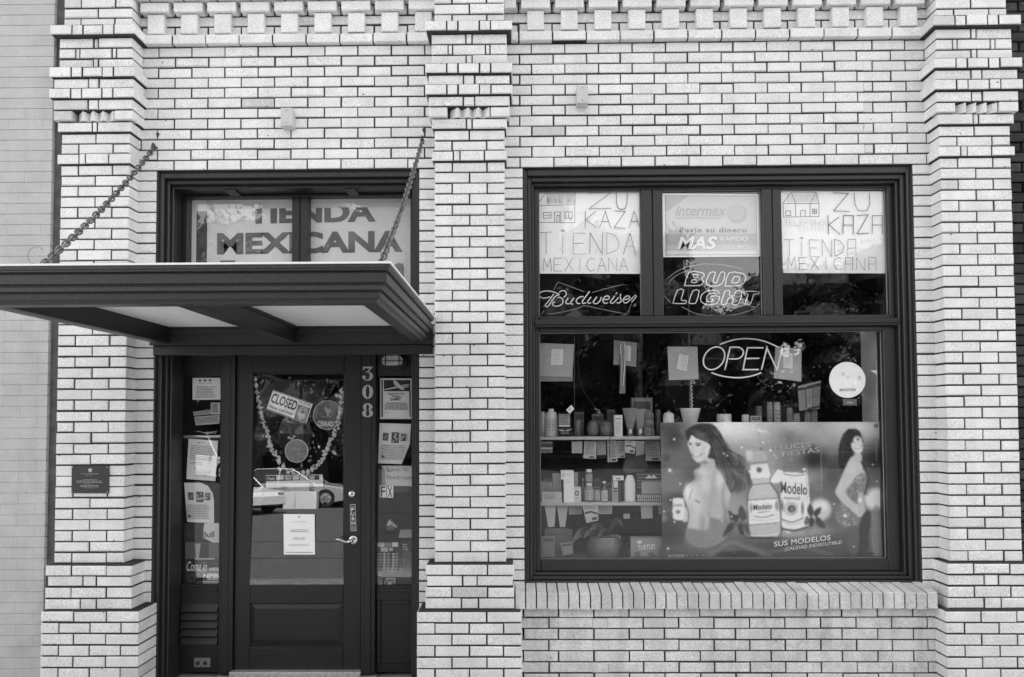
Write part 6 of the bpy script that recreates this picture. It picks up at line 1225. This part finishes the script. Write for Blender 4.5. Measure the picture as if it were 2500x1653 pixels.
for i, (x, y, h_, rw, k) in enumerate(((-11, -24, 11, 3.8, 0), (-8.6, -24, 12, 4.2, 1), (-3.6, -23, 12.5, 4.2, 2), (.6, -22, 11.5, 3.8, 0), (4.6, -22, 9.2, 3.4, 1), (7.2, -25, 8.6, 3.4, 2), (10.8, -23, 8.2, 3.4, 0), (15, -24, 12, 4.6, 1), (20.5, -25, 13, 5, 2), (-16, -23, 12, 4.6, 1), (-13, -30, 15, 5.4, 2), (3, -31, 12, 5.4, 0), (26, -30, 15, 6, 1), (-22, -28, 14, 6, 0), (-7.9, -22.6, 10.5, 2.8, 2), (-4, -33, 15, 6, 1))):
    h_ *= .86 if abs(x) < 14 else .62; t = thing('shade_tree', tl[i], 'tree', (x, y, -.08), 'trees across the street')
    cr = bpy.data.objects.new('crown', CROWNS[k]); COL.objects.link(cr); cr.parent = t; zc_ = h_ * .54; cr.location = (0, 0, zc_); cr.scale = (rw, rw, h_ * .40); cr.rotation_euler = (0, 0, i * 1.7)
    q = MB(); r_ = .16 + .008 * h_; q.tube([(0, 0, 0), (.05, .03, h_ * .2), (-.05, .06, h_ * .42), (.1, 0, h_ * .7)], [r_ * 1.25, r_, r_ * .8, r_ * .3], 9)
    for a in (.6, 2.4, 4.1, 5.3): q.tube([(0, .03, h_ * (.3 + .03 * a)), (rw * .3 * math.cos(a), rw * .3 * math.sin(a), h_ * .52), (rw * .6 * math.cos(a), rw * .6 * math.sin(a), h_ * .66)], [r_ * .6, r_ * .4, r_ * .12], 6)
    q.build('trunk', M_BARK, t, True, local=True)
hs = thing('gabled_house', 'small gabled house beyond the lawn, mirrored in the door glass', 'house', (-5.2, -27, -.08))
q = MB(); q.box(-7, -3.2, -31, -27, -.08, 2.5, 1.); q.build('wall', mat('house_siding', .13, .8), hs)
q = MB(); q.prism([(-7.3, 2.45), (-5.1, 4.2), (-2.9, 2.45)], -31.2, -26.8); ro = q.build('roof', mat('roof_shingle', .05, .9), hs)
q = MB(); q.tube([(-7.35, -26.75, 2.45), (-5.1, -26.75, 4.22), (-2.85, -26.75, 2.45)], .07, 6); q.build('bargeboard', M_WHITE, ro)
q = MB(); q.ring(-4.6, -3.9, .6, 1.95, .07, -26.95, -26.99 + .0); q.box(-4.27, -4.23, -26.98, -26.94, .67, 1.88); q.box(-4.53, -3.97, -26.98, -26.94, 1.25, 1.29); wi = q.build('window', M_WHITE, hs)
q = MB(); q.box(-4.53, -3.97, -26.99, -26.985, .67, 1.88); q.build('pane', M_BLACK, wi)
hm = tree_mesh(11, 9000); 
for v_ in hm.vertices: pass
for i, (x, y, L_, hh_) in enumerate(((-18, -34, 14, 3.4), (2, -36, 12, 3.0), (20, -35, 13, 3.6))):  # added dark backdrop, keeps the bright horizon out of the mirrored view
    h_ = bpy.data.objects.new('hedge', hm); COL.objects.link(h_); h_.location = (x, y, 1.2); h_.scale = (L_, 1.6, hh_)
    tag(h_, ('long dark hedge added behind the trees to block bright horizon, door side', 'long dark hedge added behind the trees to block bright horizon, middle stretch', 'long dark hedge added behind the trees to block bright horizon, far window side')[i], 'hedge', 'added hedges across the street')
